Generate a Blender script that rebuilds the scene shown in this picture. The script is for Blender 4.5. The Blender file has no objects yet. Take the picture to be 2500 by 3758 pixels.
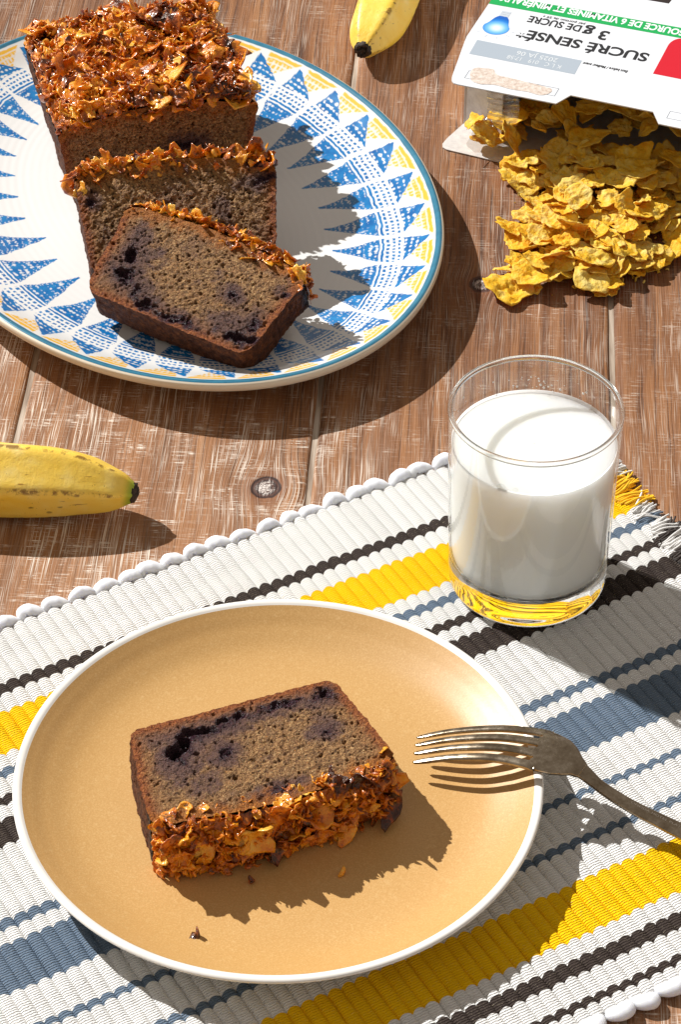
import bpy, math, random
import numpy as np
from mathutils import Vector, Matrix, Euler

random.seed(7)
rng = np.random.default_rng(7)
K = 0.01                      # everything below is written in centimetres
scene = bpy.context.scene
col = scene.collection

# ------------------------------------------------------------------ camera
PITCH = math.radians(40.4); DIST = 130.0
cam_d = bpy.data.cameras.new('camera'); cam = bpy.data.objects.new('camera', cam_d); col.objects.link(cam)
cam_d.sensor_fit = 'VERTICAL'; cam_d.sensor_height = 36.0; cam_d.sensor_width = 24.0; cam_d.lens = 100.0
cam_d.clip_start = 0.05; cam_d.clip_end = 50.0
cam.location = (0, -DIST * math.cos(PITCH) * K, DIST * math.sin(PITCH) * K)
cam.rotation_euler = (math.pi / 2 - PITCH, 0, 0)
scene.camera = cam

# ------------------------------------------------------------------ light
world = bpy.data.worlds.new('World'); scene.world = world; world.use_nodes = True
bg = world.node_tree.nodes['Background']
bg.inputs[0].default_value = (1.0, 0.885, 0.78, 1); bg.inputs[1].default_value = 0.285
SUN_AZ, SUN_EL = math.radians(-38.0), math.radians(41.0)
sun_d = bpy.data.lights.new('sun', 'SUN'); sun = bpy.data.objects.new('sun', sun_d); col.objects.link(sun)
sun_d.energy = 4.8; sun_d.angle = math.radians(0.6); sun_d.color = (1.0, 0.98, 0.955)
sdir = Vector((math.cos(SUN_AZ) * math.cos(SUN_EL), math.sin(SUN_AZ) * math.cos(SUN_EL), -math.sin(SUN_EL)))
sun.rotation_euler = sdir.to_track_quat('-Z', 'Y').to_euler()
sun.location = (-0.8, 0.8, 1.0)

vs = scene.view_settings
scene.display_settings.display_device = 'sRGB'
vs.view_transform = 'Standard'; vs.look = 'None'; vs.exposure = 0.22; vs.gamma = 1.0; vs.use_curve_mapping = False
scene.render.engine = 'CYCLES'
scene.cycles.max_bounces = 14; scene.cycles.transparent_max_bounces = 16; scene.cycles.transmission_bounces = 14; scene.cycles.glossy_bounces = 14
scene.render.resolution_x = 682; scene.render.resolution_y = 1024

# ------------------------------------------------------------------ helpers
def srgb(r, g, b):
    f = lambda c: (c / 255) / 12.92 if c / 255 <= 0.04045 else ((c / 255 + 0.055) / 1.055) ** 2.4
    return (f(r), f(g), f(b), 1.0)

def sstep(a, b, x):
    t = np.clip((x - a) / (b - a), 0, 1); return t * t * (3 - 2 * t)

def _hash(ix, iy, iz, seed):
    h = (ix.astype(np.int64) * 374761393 + iy.astype(np.int64) * 668265263 + iz.astype(np.int64) * 2147483647 + seed * 974634777) & 0xFFFFFFFF
    h = ((h ^ (h >> 13)) * 1274126177) & 0xFFFFFFFF
    h = (h ^ (h >> 16)) & 0xFFFFFFFF
    return h / 4294967295.0

def noise(P, f=1.0, seed=0, octs=1):
    """value noise in -1..1 at the points P (n,3)"""
    out = np.zeros(len(P)); amp = 1.0; tot = 0
    for o in range(octs):
        Q = np.asarray(P, float) * f + 17.3 * (o + 1)
        I = np.floor(Q).astype(np.int64); F = Q - I; F = F * F * (3 - 2 * F)
        acc = 0
        for dx in (0, 1):
            wx = F[:, 0] if dx else 1 - F[:, 0]
            for dy in (0, 1):
                wy = F[:, 1] if dy else 1 - F[:, 1]
                for dz in (0, 1):
                    wz = F[:, 2] if dz else 1 - F[:, 2]
                    acc = acc + _hash(I[:, 0] + dx, I[:, 1] + dy, I[:, 2] + dz, seed + o) * wx * wy * wz
        out += amp * (acc * 2 - 1); tot += amp; amp *= 0.5; f *= 2.1
    return out / tot

def gridf(nu, nv, wu=False, wv=False, off=0, flip=False):
    """quads of a grid with nu x nv vertices, index = i*nv + j"""
    i = np.arange(nu if wu else nu - 1); j = np.arange(nv if wv else nv - 1)
    I, J = np.meshgrid(i, j, indexing='ij'); I = I.ravel(); J = J.ravel()
    I2 = (I + 1) % nu; J2 = (J + 1) % nv
    q = np.stack([I * nv + J, I2 * nv + J, I2 * nv + J2, I * nv + J2], 1) + off
    return q[:, ::-1] if flip else q

def mesh(name, V, Q, smooth=True, attrs=None, T=None, colors=None):
    V = np.asarray(V, np.float32) * K
    m = bpy.data.meshes.new(name)
    if isinstance(Q, np.ndarray):
        loops = Q.ravel(); starts = np.arange(len(Q)) * Q.shape[1]
        if T is not None and len(T):
            T = np.asarray(T); starts = np.concatenate([starts, len(loops) + np.arange(len(T)) * 3]); loops = np.concatenate([loops, T.ravel()])
        m.vertices.add(len(V)); m.vertices.foreach_set('co', V.ravel())
        m.loops.add(len(loops)); m.loops.foreach_set('vertex_index', loops.astype(np.int32))
        m.polygons.add(len(starts)); m.polygons.foreach_set('loop_start', starts.astype(np.int32))
        m.update(calc_edges=True); m.validate()
    else:
        m.from_pydata([tuple(v) for v in V], [], [tuple(f) for f in Q]); m.update()
    if smooth: m.polygons.foreach_set('use_smooth', np.ones(len(m.polygons), bool))
    for k, a in (attrs or {}).items():
        at = m.attributes.new(k, 'FLOAT', 'POINT'); at.data.foreach_set('value', np.asarray(a, np.float32))
    if colors is not None:
        at = m.attributes.new('paint', 'FLOAT_COLOR', 'POINT'); at.data.foreach_set('color', np.asarray(colors, np.float32).ravel())
    return m

def put(name, m, mat=None, parent=None, loc=(0, 0, 0), rot=(0, 0, 0), scale=None):
    o = bpy.data.objects.new(name, m); col.objects.link(o)
    o.location = [c * K for c in loc]; o.rotation_euler = rot
    if scale is not None: o.scale = scale if hasattr(scale, '__len__') else (scale,) * 3
    if mat is not None and not m.materials: m.materials.append(mat)
    if parent is not None: o.parent = parent
    return o

def tag(o, label=None, cat=None, group=None, kind=None):
    if label: o['label'] = label
    if cat: o['category'] = cat
    if group: o['group'] = group
    if kind: o['kind'] = kind
    return o

def empty(name, label, cat, loc=(0, 0, 0), rot=(0, 0, 0), group=None):
    o = bpy.data.objects.new(name, None); col.objects.link(o); o.empty_display_size = 0.02
    o.location = [c * K for c in loc]; o.rotation_euler = rot
    return tag(o, label, cat, group)

def lathe(prof, n=128, a=1.0, b=1.0):
    """profile list of (r, z) -> closed ring surface"""
    prof = np.array(prof, float); t = np.linspace(0, 2 * np.pi, n, endpoint=False)
    V = np.zeros((n, len(prof), 3))
    V[..., 0] = np.cos(t)[:, None] * prof[None, :, 0] * a; V[..., 1] = np.sin(t)[:, None] * prof[None, :, 0] * b; V[..., 2] = prof[None, :, 1]
    return V.reshape(-1, 3), gridf(n, len(prof), wu=True)

def smoothcurve(pts, n):
    """Catmull-Rom through pts (k,d) sampled at n"""
    P = np.array(pts, float); P = np.vstack([2 * P[0] - P[1], P, 2 * P[-1] - P[-2]])
    k = len(P) - 3; t = np.linspace(0, k - 1e-9, n); i = t.astype(int); f = (t - i)[:, None]
    a, b, c, d = P[i], P[i + 1], P[i + 2], P[i + 3]
    return 0.5 * ((2 * b) + (c - a) * f + (2 * a - 5 * b + 4 * c - d) * f ** 2 + (3 * b - a - 3 * c + d) * f ** 3)

def tube(path, rad, ns=8, cap=True):
    P = np.array(path, float); n = len(P); R = np.broadcast_to(np.asarray(rad, float), (n,))
    T = np.gradient(P, axis=0); T /= np.linalg.norm(T, axis=1)[:, None] + 1e-9
    ref = np.array([0, 0, 1.0]); N = np.cross(T, ref); ln = np.linalg.norm(N, axis=1)
    N[ln < 1e-3] = [1, 0, 0]; N /= np.linalg.norm(N, axis=1)[:, None]; B = np.cross(N, T)
    t = np.linspace(0, 2 * np.pi, ns, endpoint=False)
    V = P[:, None] + R[:, None, None] * (np.cos(t)[None, :, None] * N[:, None] + np.sin(t)[None, :, None] * B[:, None])
    Q = gridf(n, ns, wv=True); V = V.reshape(-1, 3); tri = []
    if cap:
        a = len(V); V = np.vstack([V, P[0], P[-1]])
        for j in range(ns):
            tri.append((a, (j + 1) % ns, j)); tri.append((a + 1, (n - 1) * ns + j, (n - 1) * ns + (j + 1) % ns))
    return V, Q, np.array(tri, int).reshape(-1, 3)

# ------------------------------------------------------------------ node helper
class NT:
    def __init__(self, name):
        self.m = bpy.data.materials.new(name); self.m.use_nodes = True; self.t = self.m.node_tree; self.t.nodes.clear()
        self.out = self.t.nodes.new('ShaderNodeOutputMaterial')
    def n(self, typ, props=None, **ins):
        nd = self.t.nodes.new(typ)
        for k, v in (props or {}).items(): setattr(nd, k, v)
        for k, v in ins.items():
            key = int(k[1:]) if k[0] == 'i' and k[1:].isdigit() else k.replace('_', ' ')
            self.set(nd.inputs[key], v)
        return nd
    def set(self, sock, v):
        if isinstance(v, bpy.types.NodeSocket): self.t.links.new(v, sock)
        elif isinstance(v, bpy.types.Node): self.t.links.new(v.outputs[0], sock)
        else: sock.default_value = v
    def math(self, op, a, b=0.0, c=None, clamp=False):
        nd = self.t.nodes.new('ShaderNodeMath'); nd.operation = op; nd.use_clamp = clamp
        self.set(nd.inputs[0], a); self.set(nd.inputs[1], b)
        if c is not None: self.set(nd.inputs[2], c)
        return nd.outputs[0]
    def mix(self, f, a, b, blend='MIX'):
        nd = self.t.nodes.new('ShaderNodeMix'); nd.data_type = 'RGBA'; nd.blend_type = blend
        self.set(nd.inputs[0], f); self.set(nd.inputs[6], a); self.set(nd.inputs[7], b); return nd.outputs[2]
    def ramp(self, f, stops, interp='LINEAR'):
        nd = self.t.nodes.new('ShaderNodeValToRGB'); cr = nd.color_ramp; cr.interpolation = interp
        while len(cr.elements) < len(stops): cr.elements.new(0.5)
        for e, (p, c) in zip(cr.elements, stops): e.position = p; e.color = c if len(c) == 4 else (*c, 1)
        self.set(nd.inputs[0], f); return nd.outputs[0]
    def step(self, x, a, b):
        nd = self.t.nodes.new('ShaderNodeMapRange'); nd.interpolation_type = 'SMOOTHSTEP'
        self.set(nd.inputs[0], x); nd.inputs[1].default_value = a; nd.inputs[2].default_value = b; return nd.outputs[0]
    def coord(self, kind='Object', scale=(1, 1, 1), loc=(0, 0, 0), rot=(0, 0, 0)):
        tc = self.t.nodes.new('ShaderNodeTexCoord'); mp = self.t.nodes.new('ShaderNodeMapping')
        self.t.links.new(tc.outputs[kind], mp.inputs[0]); mp.inputs[1].default_value = loc; mp.inputs[2].default_value = rot; mp.inputs[3].default_value = scale
        return mp.outputs[0]
    def noise(self, vec, scale, detail=2, rough=0.5, dist=0.0):
        nd = self.n('ShaderNodeTexNoise', Vector=vec, Scale=scale, Detail=detail, Roughness=rough, Distortion=dist); return nd.outputs[0]
    def voro(self, vec, scale, feature='F1', out=0, rand=1.0):
        nd = self.n('ShaderNodeTexVoronoi', {'feature': feature}, Vector=vec, Scale=scale, Randomness=rand); return nd.outputs[out]
    def attr(self, name, out='Fac'):
        nd = self.t.nodes.new('ShaderNodeAttribute'); nd.attribute_name = name; return nd.outputs[out]
    def bump(self, h, strength=0.5, dist=0.001, normal=None):
        nd = self.n('ShaderNodeBump', Strength=strength, Distance=dist, Height=h)
        if normal is not None: self.set(nd.inputs['Normal'], normal)
        return nd.outputs[0]
    def bsdf(self, **ins):
        nd = self.n('ShaderNodeBsdfPrincipled', **ins); return nd
    def done(self, sh):
        self.t.links.new(sh.outputs[0] if isinstance(sh, bpy.types.Node) else sh, self.out.inputs[0]); return self.m

def plain(name, c, rough=0.5, **k):
    t = NT(name); return t.done(t.bsdf(Base_Color=c, Roughness=rough, **k))

# ------------------------------------------------------------------ table
def wood_material():
    t = NT('whitewashed_wood')
    tc = t.t.nodes.new('ShaderNodeTexCoord'); geo = t.t.nodes.new('ShaderNodeNewGeometry')
    oi = t.t.nodes.new('ShaderNodeObjectInfo')
    shift = t.n('ShaderNodeCombineXYZ', X=t.math('MULTIPLY', oi.outputs['Random'], 3.7), Y=t.math('MULTIPLY', oi.outputs['Random'], 9.1), Z=0.0)
    pos = t.n('ShaderNodeVectorMath', {'operation': 'SCALE'}, Vector=tc.outputs['Object'], Scale=100.0).outputs[0]   # cm
    sep = t.n('ShaderNodeSeparateXYZ', Vector=pos)
    wsep = t.n('ShaderNodeSeparateXYZ', Vector=t.n('ShaderNodeVectorMath', {'operation': 'SCALE'}, Vector=geo.outputs['Position'], Scale=100.0).outputs[0])
    X, Y = sep.outputs[0], sep.outputs[1]
    kn = []
    bend = 0.0
    for (kx, ky, r) in KNOTS:
        dx = t.math('SUBTRACT', wsep.outputs[0], kx); dy = t.math('SUBTRACT', wsep.outputs[1], ky)
        d = t.math('SQRT', t.math('ADD', t.math('MULTIPLY', dx, dx), t.math('MULTIPLY', t.math('MULTIPLY', dy, dy), 0.80)))
        g = t.math('POWER', 2.718, t.math('MULTIPLY', t.math('MULTIPLY', d, d), -1 / (5.0 * r * r)))
        bend = t.math('ADD', t.math('MULTIPLY', t.math('MULTIPLY', dx, g), -0.55), bend)
        kn.append((d, r))
    Xb = t.math('ADD', X, bend)
    wob = t.math('MULTIPLY', t.math('SUBTRACT', t.noise(t.n('ShaderNodeVectorMath', {'operation': 'ADD'}, i0=t.n('ShaderNodeVectorMath', {'operation': 'MULTIPLY'}, i0=pos, i1=(0.35, 0.09, 1)).outputs[0], i1=shift.outputs[0]).outputs[0], 1.0, 2), 0.5), 0.6)
    Xw = t.math('ADD', Xb, wob)
    base = t.n('ShaderNodeCombineXYZ', X=Xw, Y=Y, Z=t.math('MULTIPLY', oi.outputs['Random'], 20.0)).outputs[0]
    def st(sx, sy, det=3, rough=0.6, o=0.0):
        v = t.n('ShaderNodeVectorMath', {'operation': 'MULTIPLY'}, i0=base, i1=(sx, sy, 1)).outputs[0]
        v = t.n('ShaderNodeVectorMath', {'operation': 'ADD'}, i0=v, i1=(o, o * 1.7, o)).outputs[0]
        return t.noise(v, 1.0, det, rough)
    g1 = st(1.3, 0.05, 4, 0.65); g2 = st(9.0, 0.16, 3, 0.6, 3.1); g3 = st(24.0, 0.30, 2, 0.6, 7.7)
    brown = t.ramp(g1, [(0.25, srgb(80, 47, 26)), (0.45, srgb(124, 80, 47)), (0.6, srgb(150, 102, 63)), (0.8, srgb(174, 127, 84))])
    brown = t.mix(t.math('MULTIPLY', t.step(g2, 0.56, 0.42), 0.0), brown, brown)
    dark = t.math('MULTIPLY', t.step(g2, 0.47, 0.33), 0.70)
    brown = t.mix(dark, brown, srgb(72, 42, 25))
    crk_ = t.math('MULTIPLY', t.step(st(5.0, 0.055, 2, 0.5, 77.0), 0.37, 0.30), 0.8)
    brown = t.mix(crk_, brown, srgb(58, 32, 18))
    # lime wash caught in the saw marks across the grain and in the open pores along it
    saw = st(0.55, 15.0, 2, 0.6, 11.0); sawp = st(0.8, 0.55, 3, 0.6, 5.5); saw2 = st(1.4, 24.0, 2, 0.6, 21.0)
    mott = st(3.5, 1.1, 4, 0.7, 31.0)
    patch = t.step(sawp, 0.46, 0.64)
    fine = t.step(g3, 0.46, 0.60)
    wsaw = t.math('MULTIPLY', t.step(saw, 0.56, 0.62), t.math('MULTIPLY', t.math('ADD', 0.18, patch), t.step(mott, 0.38, 0.58)), clamp=True)
    wsaw2 = t.math('MULTIPLY', t.step(saw2, 0.56, 0.63), t.math('MULTIPLY', patch, 0.5), clamp=True)
    pore = t.math('MULTIPLY', t.step(g3, 0.55, 0.63), t.math('MULTIPLY', t.step(st(0.5, 0.16, 3, 0.6, 41.0), 0.38, 0.58), 1.0), clamp=True)
    film = t.math('MULTIPLY', t.step(st(0.35, 0.14, 4, 0.65, 51.0), 0.42, 0.75), t.math('MULTIPLY', fine, 0.42), clamp=True)
    # more wash is left on the boards towards the near left
    near = t.step(t.math('ADD', wsep.outputs[1], t.math('MULTIPLY', wsep.outputs[0], 1.0)), 22.0, -14.0)
    amt = t.math('ADD', 0.42, t.math('MULTIPLY', near, 0.85))
    W = t.math('MAXIMUM', t.math('MAXIMUM', wsaw, wsaw2), t.math('MAXIMUM', pore, film))
    W = t.math('MULTIPLY', W, amt, clamp=True)
    c = t.mix(t.math('MULTIPLY', near, 0.30), brown, srgb(190, 140, 98))
    c = t.mix(W, c, srgb(226, 212, 196))
    hgt = t.math('ADD', t.math('MULTIPLY', g3, 0.5), t.math('ADD', t.math('MULTIPLY', g2, 1.0), t.math('MULTIPLY', saw, 0.35)))
    for (d, r) in kn:
        nd = t.math('ADD', d, t.math('MULTIPLY', t.math('SUBTRACT', mott, 0.5), 0.35 * r))
        halo = t.math('MULTIPLY', t.step(nd, 2.0 * r, 1.0 * r), 0.55)
        c = t.mix(halo, c, srgb(124, 78, 50))
        ring = t.step(nd, 1.06 * r, 0.92 * r)
        kc = t.mix(t.step(t.math('SINE', t.math('MULTIPLY', nd, 26.0)), -0.6, 0.8), srgb(52, 32, 27), srgb(84, 56, 46))
        c = t.mix(ring, c, kc)
        crk = t.voro(t.n('ShaderNodeVectorMath', {'operation': 'MULTIPLY'}, i0=pos, i1=(1, 1, 0)).outputs[0], 6.0 / r * 0.8, 'DISTANCE_TO_EDGE')
        core = t.math('MULTIPLY', t.step(t.math('ADD', nd, t.math('MULTIPLY', t.math('SUBTRACT', g3, 0.5), 1.2 * r)), 0.72 * r, 0.42 * r), t.step(crk, 0.02, 0.10))
        core = t.math('MULTIPLY', core, t.step(mott, 0.36, 0.52))
        c = t.mix(core, c, srgb(214, 204, 196))
        hgt = t.math('ADD', hgt, t.math('MULTIPLY', t.step(nd, 1.25 * r, 0.8 * r), -0.8))
    b = t.bump(hgt, 0.75, 0.0007)
    return t.done(t.bsdf(Base_Color=c, Roughness=t.math('SUBTRACT', 0.62, t.math('MULTIPLY', W, -0.15)), Normal=b, Specular_IOR_Level=0.35))

KNOTS = [(-3.45, 1.75, 0.72), (7.1, 17.7, 0.62)]
WOOD = wood_material()
PL_ANG = math.atan(0.062); PW = 14.08
pdir = np.array([math.sin(PL_ANG), math.cos(PL_ANG)]); pnor = np.array([math.cos(PL_ANG), -math.sin(PL_ANG)])

def plank_mesh(w_, l, h):
    # bevelled board: cross-section swept along y
    g, b = 0.10, 0.16
    hw = w_ / 2 - g
    sec = np.array([(-hw, -h), (-hw, -b * 1.3), (-hw + b * .35, -b * .4), (-hw + b, 0), (-hw + 0.6, 0.0), (hw - 0.6, 0.0), (hw - b, 0), (hw - b * .35, -b * .4), (hw, -b * 1.3), (hw, -h)])
    ys = np.linspace(-l / 2, l / 2, 220)
    V = np.zeros((len(ys), len(sec), 3)); V[..., 0] = sec[None, :, 0]; V[..., 2] = sec[None, :, 1]; V[..., 1] = ys[:, None]
    e = noise(np.stack([ys, 0 * ys, 0 * ys], 1), 0.5, 3, 3) * 0.05; e2 = noise(np.stack([ys, 0 * ys + 9, 0 * ys], 1), 0.5, 5, 3) * 0.05
    V[:, :4, 0] += e[:, None]; V[:, 6:, 0] += e2[:, None]
    return mesh('plank', V.reshape(-1, 3), gridf(len(ys), len(sec)), smooth=False)

table = bpy.data.objects.new('table', None); col.objects.link(table)
tag(table, kind='structure')
table.location = (0, 0.08, 0)
PM = plank_mesh(PW, 220, 2.0)
mid_x0 = -1.24 - 5 * 0.062            # x of the middle joint at y = 0
for i in range(-6, 7):
    cx = mid_x0 + (i + 0.5) * PW / math.cos(PL_ANG); cy = 8.0
    put('plank', PM, WOOD, table, loc=(cx + cy * 0.062, 0, 0), rot=(0, 0, -PL_ANG))
# pale filler lying in the grooves between the boards
gt = NT('groove_filler')
gn = gt.noise(gt.coord('Object', (300, 25, 1)), 1.0, 3)
GROOVE = gt.done(gt.bsdf(Base_Color=gt.ramp(gn, [(0.3, srgb(110, 88, 70)), (0.55, srgb(176, 160, 142)), (0.75, srgb(208, 196, 182))]), Roughness=0.8))
for i in range(-5, 7):
    cx = mid_x0 + i * PW / math.cos(PL_ANG)
    V = np.array([(x_, y_, z_) for z_ in (-0.12, -2.0) for x_, y_ in ((-0.14, -110), (0.14, -110), (0.14, 110), (-0.14, 110))])
    Q = [(0, 1, 2, 3), (7, 6, 5, 4), (0, 4, 5, 1), (1, 5, 6, 2), (2, 6, 7, 3), (3, 7, 4, 0)]
    put('groove_filler', mesh('groove_filler', V, Q, False), GROOVE, table, loc=(cx + 8 * 0.062, 0, 0), rot=(0, 0, -PL_ANG))

# ------------------------------------------------------------------ placemat
MA = math.radians(29.7)
MU = np.array([math.cos(MA), math.sin(MA)]); MV = np.array([math.sin(MA), -math.cos(MA)])
MO = np.array([-14.84, -8.10])           # u = 0, v = 0 at the far edge
PITCH_R = 0.583; MLEN = 31.05; U0, U1 = -14.0, 28.2
WHT, BLK, YEL, BLU = srgb(235, 234, 231), srgb(62, 53, 49), srgb(255, 200, 0), srgb(104, 121, 140)
STR = [(0, WHT), (3.25, BLK), (3.85, WHT), (4.80, YEL), (7.12, WHT), (7.88, BLU), (8.32, WHT), (9.28, BLK), (9.75, WHT), (10.45, BLK), (11.85, WHT), (15.38, BLU), (15.78, WHT),
       (16.50, BLU), (18.85, WHT), (20.62, BLU), (21.02, WHT), (22.82, BLU), (23.20, WHT), (24.82, YEL), (27.18, WHT), (28.12, BLK), (28.80, WHT), (29.88, BLK), (30.30, WHT)]

def mat_material(name='woven_cotton', swap=False):
    t = NT(name)
    pos = t.n('ShaderNodeVectorMath', {'operation': 'SCALE'}, Vector=t.coord('Object'), Scale=100.0).outputs[0]
    s = t.n('ShaderNodeSeparateXYZ', Vector=pos)
    oi = t.t.nodes.new('ShaderNodeObjectInfo')
    rv = t.n('ShaderNodeVectorMath', {'operation': 'ADD'}, i0=pos, i1=t.n('ShaderNodeCombineXYZ', X=t.math('MULTIPLY', oi.outputs['Random'], 77.0), Y=0.0, Z=0.0).outputs[0]).outputs[0]
    v = s.outputs[1]
    x = t.math('ABSOLUTE', s.outputs[0])
    wob = t.math('MULTIPLY', t.math('SUBTRACT', t.noise(rv, 1.5, 1), 0.5), 0.14)
    arch = t.math('MULTIPLY', t.math('MULTIPLY', x, x), -1.2)      # yarn turns wrap the cord at a slant
    vv = t.math('ADD', t.math('ADD', v, wob), arch)
    c = t.ramp(t.math('DIVIDE', vv, MLEN), [(p / MLEN, cc) for p, cc in STR], 'CONSTANT')
    # wrapped yarn: fine ridges across the cord, chevron on its flanks
    ph = t.math('ADD', t.math('MULTIPLY', v, 2 * math.pi / 0.118), t.math('ADD', t.math('MULTIPLY', x, 9.0), t.math('MULTIPLY', t.noise(rv, 5.0, 2), 5.0)))
    ridge = t.math('ADD', t.math('MULTIPLY', t.math('SINE', ph), 0.5), 0.5)
    fib = t.noise(t.n('ShaderNodeVectorMath', {'operation': 'MULTIPLY'}, i0=rv, i1=(10, 34, 10)).outputs[0], 1.0, 3, 0.6)
    shade = t.math('ADD', t.math('ADD', 0.90, t.math('MULTIPLY', oi.outputs['Random'], 0.06)), t.math('MULTIPLY', t.math('MULTIPLY', ridge, fib), 0.36))
    c = t.mix(1.0, c, t.n('ShaderNodeCombineColor', Red=shade, Green=shade, Blue=shade).outputs[0], 'MULTIPLY')
    # pale core threads that show between the yellow and blue turns
    hair = t.math('MULTIPLY', t.step(ridge, 0.90, 1.0), t.math('MULTIPLY', t.step(fib, 0.52, 0.66), 0.42))
    c = t.mix(hair, c, srgb(240, 226, 190))
    b = t.bump(t.math('ADD', ridge, t.math('MULTIPLY', fib, 1.3)), 0.9, 0.0006)
    return t.done(t.bsdf(Base_Color=c, Roughness=0.68, Normal=b, Specular_IOR_Level=0.12))
MATM = mat_material()

placemat = empty('placemat', 'white woven cotton placemat with yellow, black and slate blue stripes under the tan plate', 'placemat', (MO[0], MO[1], 0), (0, 0, 0))
ROTM = MA - math.pi                 # local +y = MV, local +x = -MU  (proper rotation)
# local frame: rotate so that +y points along MV
placemat.rotation_euler = (0, 0, math.atan2(MV[1], MV[0]) - math.pi / 2)

def to_lu(u): return -u              # local x of stripe coordinate u (x axis is -MU)

def rib_mesh(k):
    nv_ = 260; na = 13
    y = np.linspace(0.0, MLEN, nv_)
    y[1] = 0.06; y[-2] = MLEN - 0.06
    ang = np.linspace(-0.5, math.pi + 0.5, na)
    ex = np.ones(nv_); ex[0] = 0.35; ex[1] = 0.8; ex[-1] = 0.35; ex[-2] = 0.8
    q = np.stack([y, np.full(nv_, 3.3 * k), np.zeros(nv_)], 1)
    w_ = (0.325 + 0.014 * noise(q, 1.2, 5)) * ex; h = (0.215 + 0.03 * noise(q + 50, 0.9, 6)) * ex
    cx = 0.035 * noise(q + 90, 0.35, 7, 2)
    V = np.zeros((nv_, na, 3))
    V[..., 0] = cx[:, None] + w_[:, None] * np.cos(ang)[None]; V[..., 1] = y[:, None]
    V[..., 2] = 0.20 + h[:, None] * np.sin(ang)[None]
    turn = 0.012 * np.sin(2 * np.pi * y / 0.13)[:, None] * np.sin(ang)[None]
    V[..., 2] += turn
    return mesh('rib', V.reshape(-1, 3), gridf(nv_, na, flip=True))
RIBS = [rib_mesh(k) for k in range(7)]
nr = int((U1 - U0) / PITCH_R)
zr = lambda u: 0.02 * math.sin(u * 0.5) + 0.015 * math.sin(u * 1.3 + 1)
for i in range(nr + 1):
    u = U1 - i * PITCH_R
    r_ = random.Random(i)
    put('rib', RIBS[r_.randrange(7)], MATM, placemat, loc=(to_lu(u), 0, zr(u) + r_.uniform(-.012, .012)), rot=(0, 0, r_.uniform(-.0012, .0012)))
# the thin ground cloth under the cords
V = np.array([(to_lu(U0 - .3), .1, .02), (to_lu(U1 + .3), .1, .02), (to_lu(U1 + .3), MLEN - .1, .02), (to_lu(U0 - .3), MLEN - .1, .02),
              (to_lu(U0 - .3), .1, .12), (to_lu(U1 + .3), .1, .12), (to_lu(U1 + .3), MLEN - .1, .12), (to_lu(U0 - .3), MLEN - .1, .12)])
put('ground_cloth', mesh('ground_cloth', V, [(0, 1, 2, 3), (7, 6, 5, 4), (0, 4, 5, 1), (1, 5, 6, 2), (2, 6, 7, 3), (3, 7, 4, 0)], False), MATM, placemat)

# soft jersey loops along the two long edges
lt = NT('jersey_loop')
LOOPM = lt.done(lt.bsdf(Base_Color=srgb(232, 236, 246), Roughness=0.75, Sheen_Weight=0.15, Subsurface_Weight=0.7, Subsurface_Radius=(0.006, 0.006, 0.007), Subsurface_Scale=0.8,
    Normal=lt.bump(lt.noise(lt.coord('Object', (500, 120, 500)), 1.0, 3), 0.35, 0.0004)))
def loop_mesh(k, lean):
    n = 22; t_ = np.linspace(0, math.pi, n)
    q = np.stack([t_ * 2, np.full(n, k * 5.1), 0 * t_], 1)
    hw, out = 0.45 + 0.05 * noise(q[:1], 1, 3)[0], 0.34 + 0.08 * noise(q[:1] + 7, 1, 3)[0]
    P = np.stack([-hw * np.cos(t_) + lean * 0.25 * np.sin(t_), -out * np.sin(t_) + 0.12, 0.22 + 0.20 * np.sin(t_)], 1)
    R = (0.10 + 0.22 * np.sin(t_) ** 0.7) * (1 + 0.10 * noise(q, 1.3, 9))
    V, Q, T = tube(P, R, 14)
    V += (0.02 * noise(V, 1.4, 11 + k))[:, None] * np.array([1, 1, 1])
    crease = 0.012 * np.sin(V[:, 0] * 14 + V[:, 2] * 9 + k); V[:, 2] += crease * (V[:, 2] > .3)
    return mesh('edge_loop', V, Q, True, T=T)
LOOPS = [loop_mesh(k, (-1) ** k * 0.5 + 0.4) for k in range(6)]
u = U0 + 0.5; i = 0
while u < U1 - 0.4:
    r_ = random.Random(500 + i)
    put('edge_loop', LOOPS[r_.randrange(6)], LOOPM, placemat, loc=(to_lu(u), 0.02 + r_.uniform(-.06, .06), r_.uniform(-.02, .03)), rot=(0, 0, r_.uniform(-.22, .22)), scale=(r_.uniform(.95, 1.12), r_.uniform(.85, 1.15), r_.uniform(.78, .95)))
    put('edge_loop', LOOPS[r_.randrange(6)], LOOPM, placemat, loc=(to_lu(u + .4), MLEN - 0.06 + r_.uniform(-.06, .06), r_.uniform(-.02, .03)), rot=(0, 0, math.pi + r_.uniform(-.25, .25)), scale=(r_.uniform(.95, 1.1), r_.uniform(1.0, 1.3), r_.uniform(.8, 1.0)))
    u += PITCH_R * 2; i += 1

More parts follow.
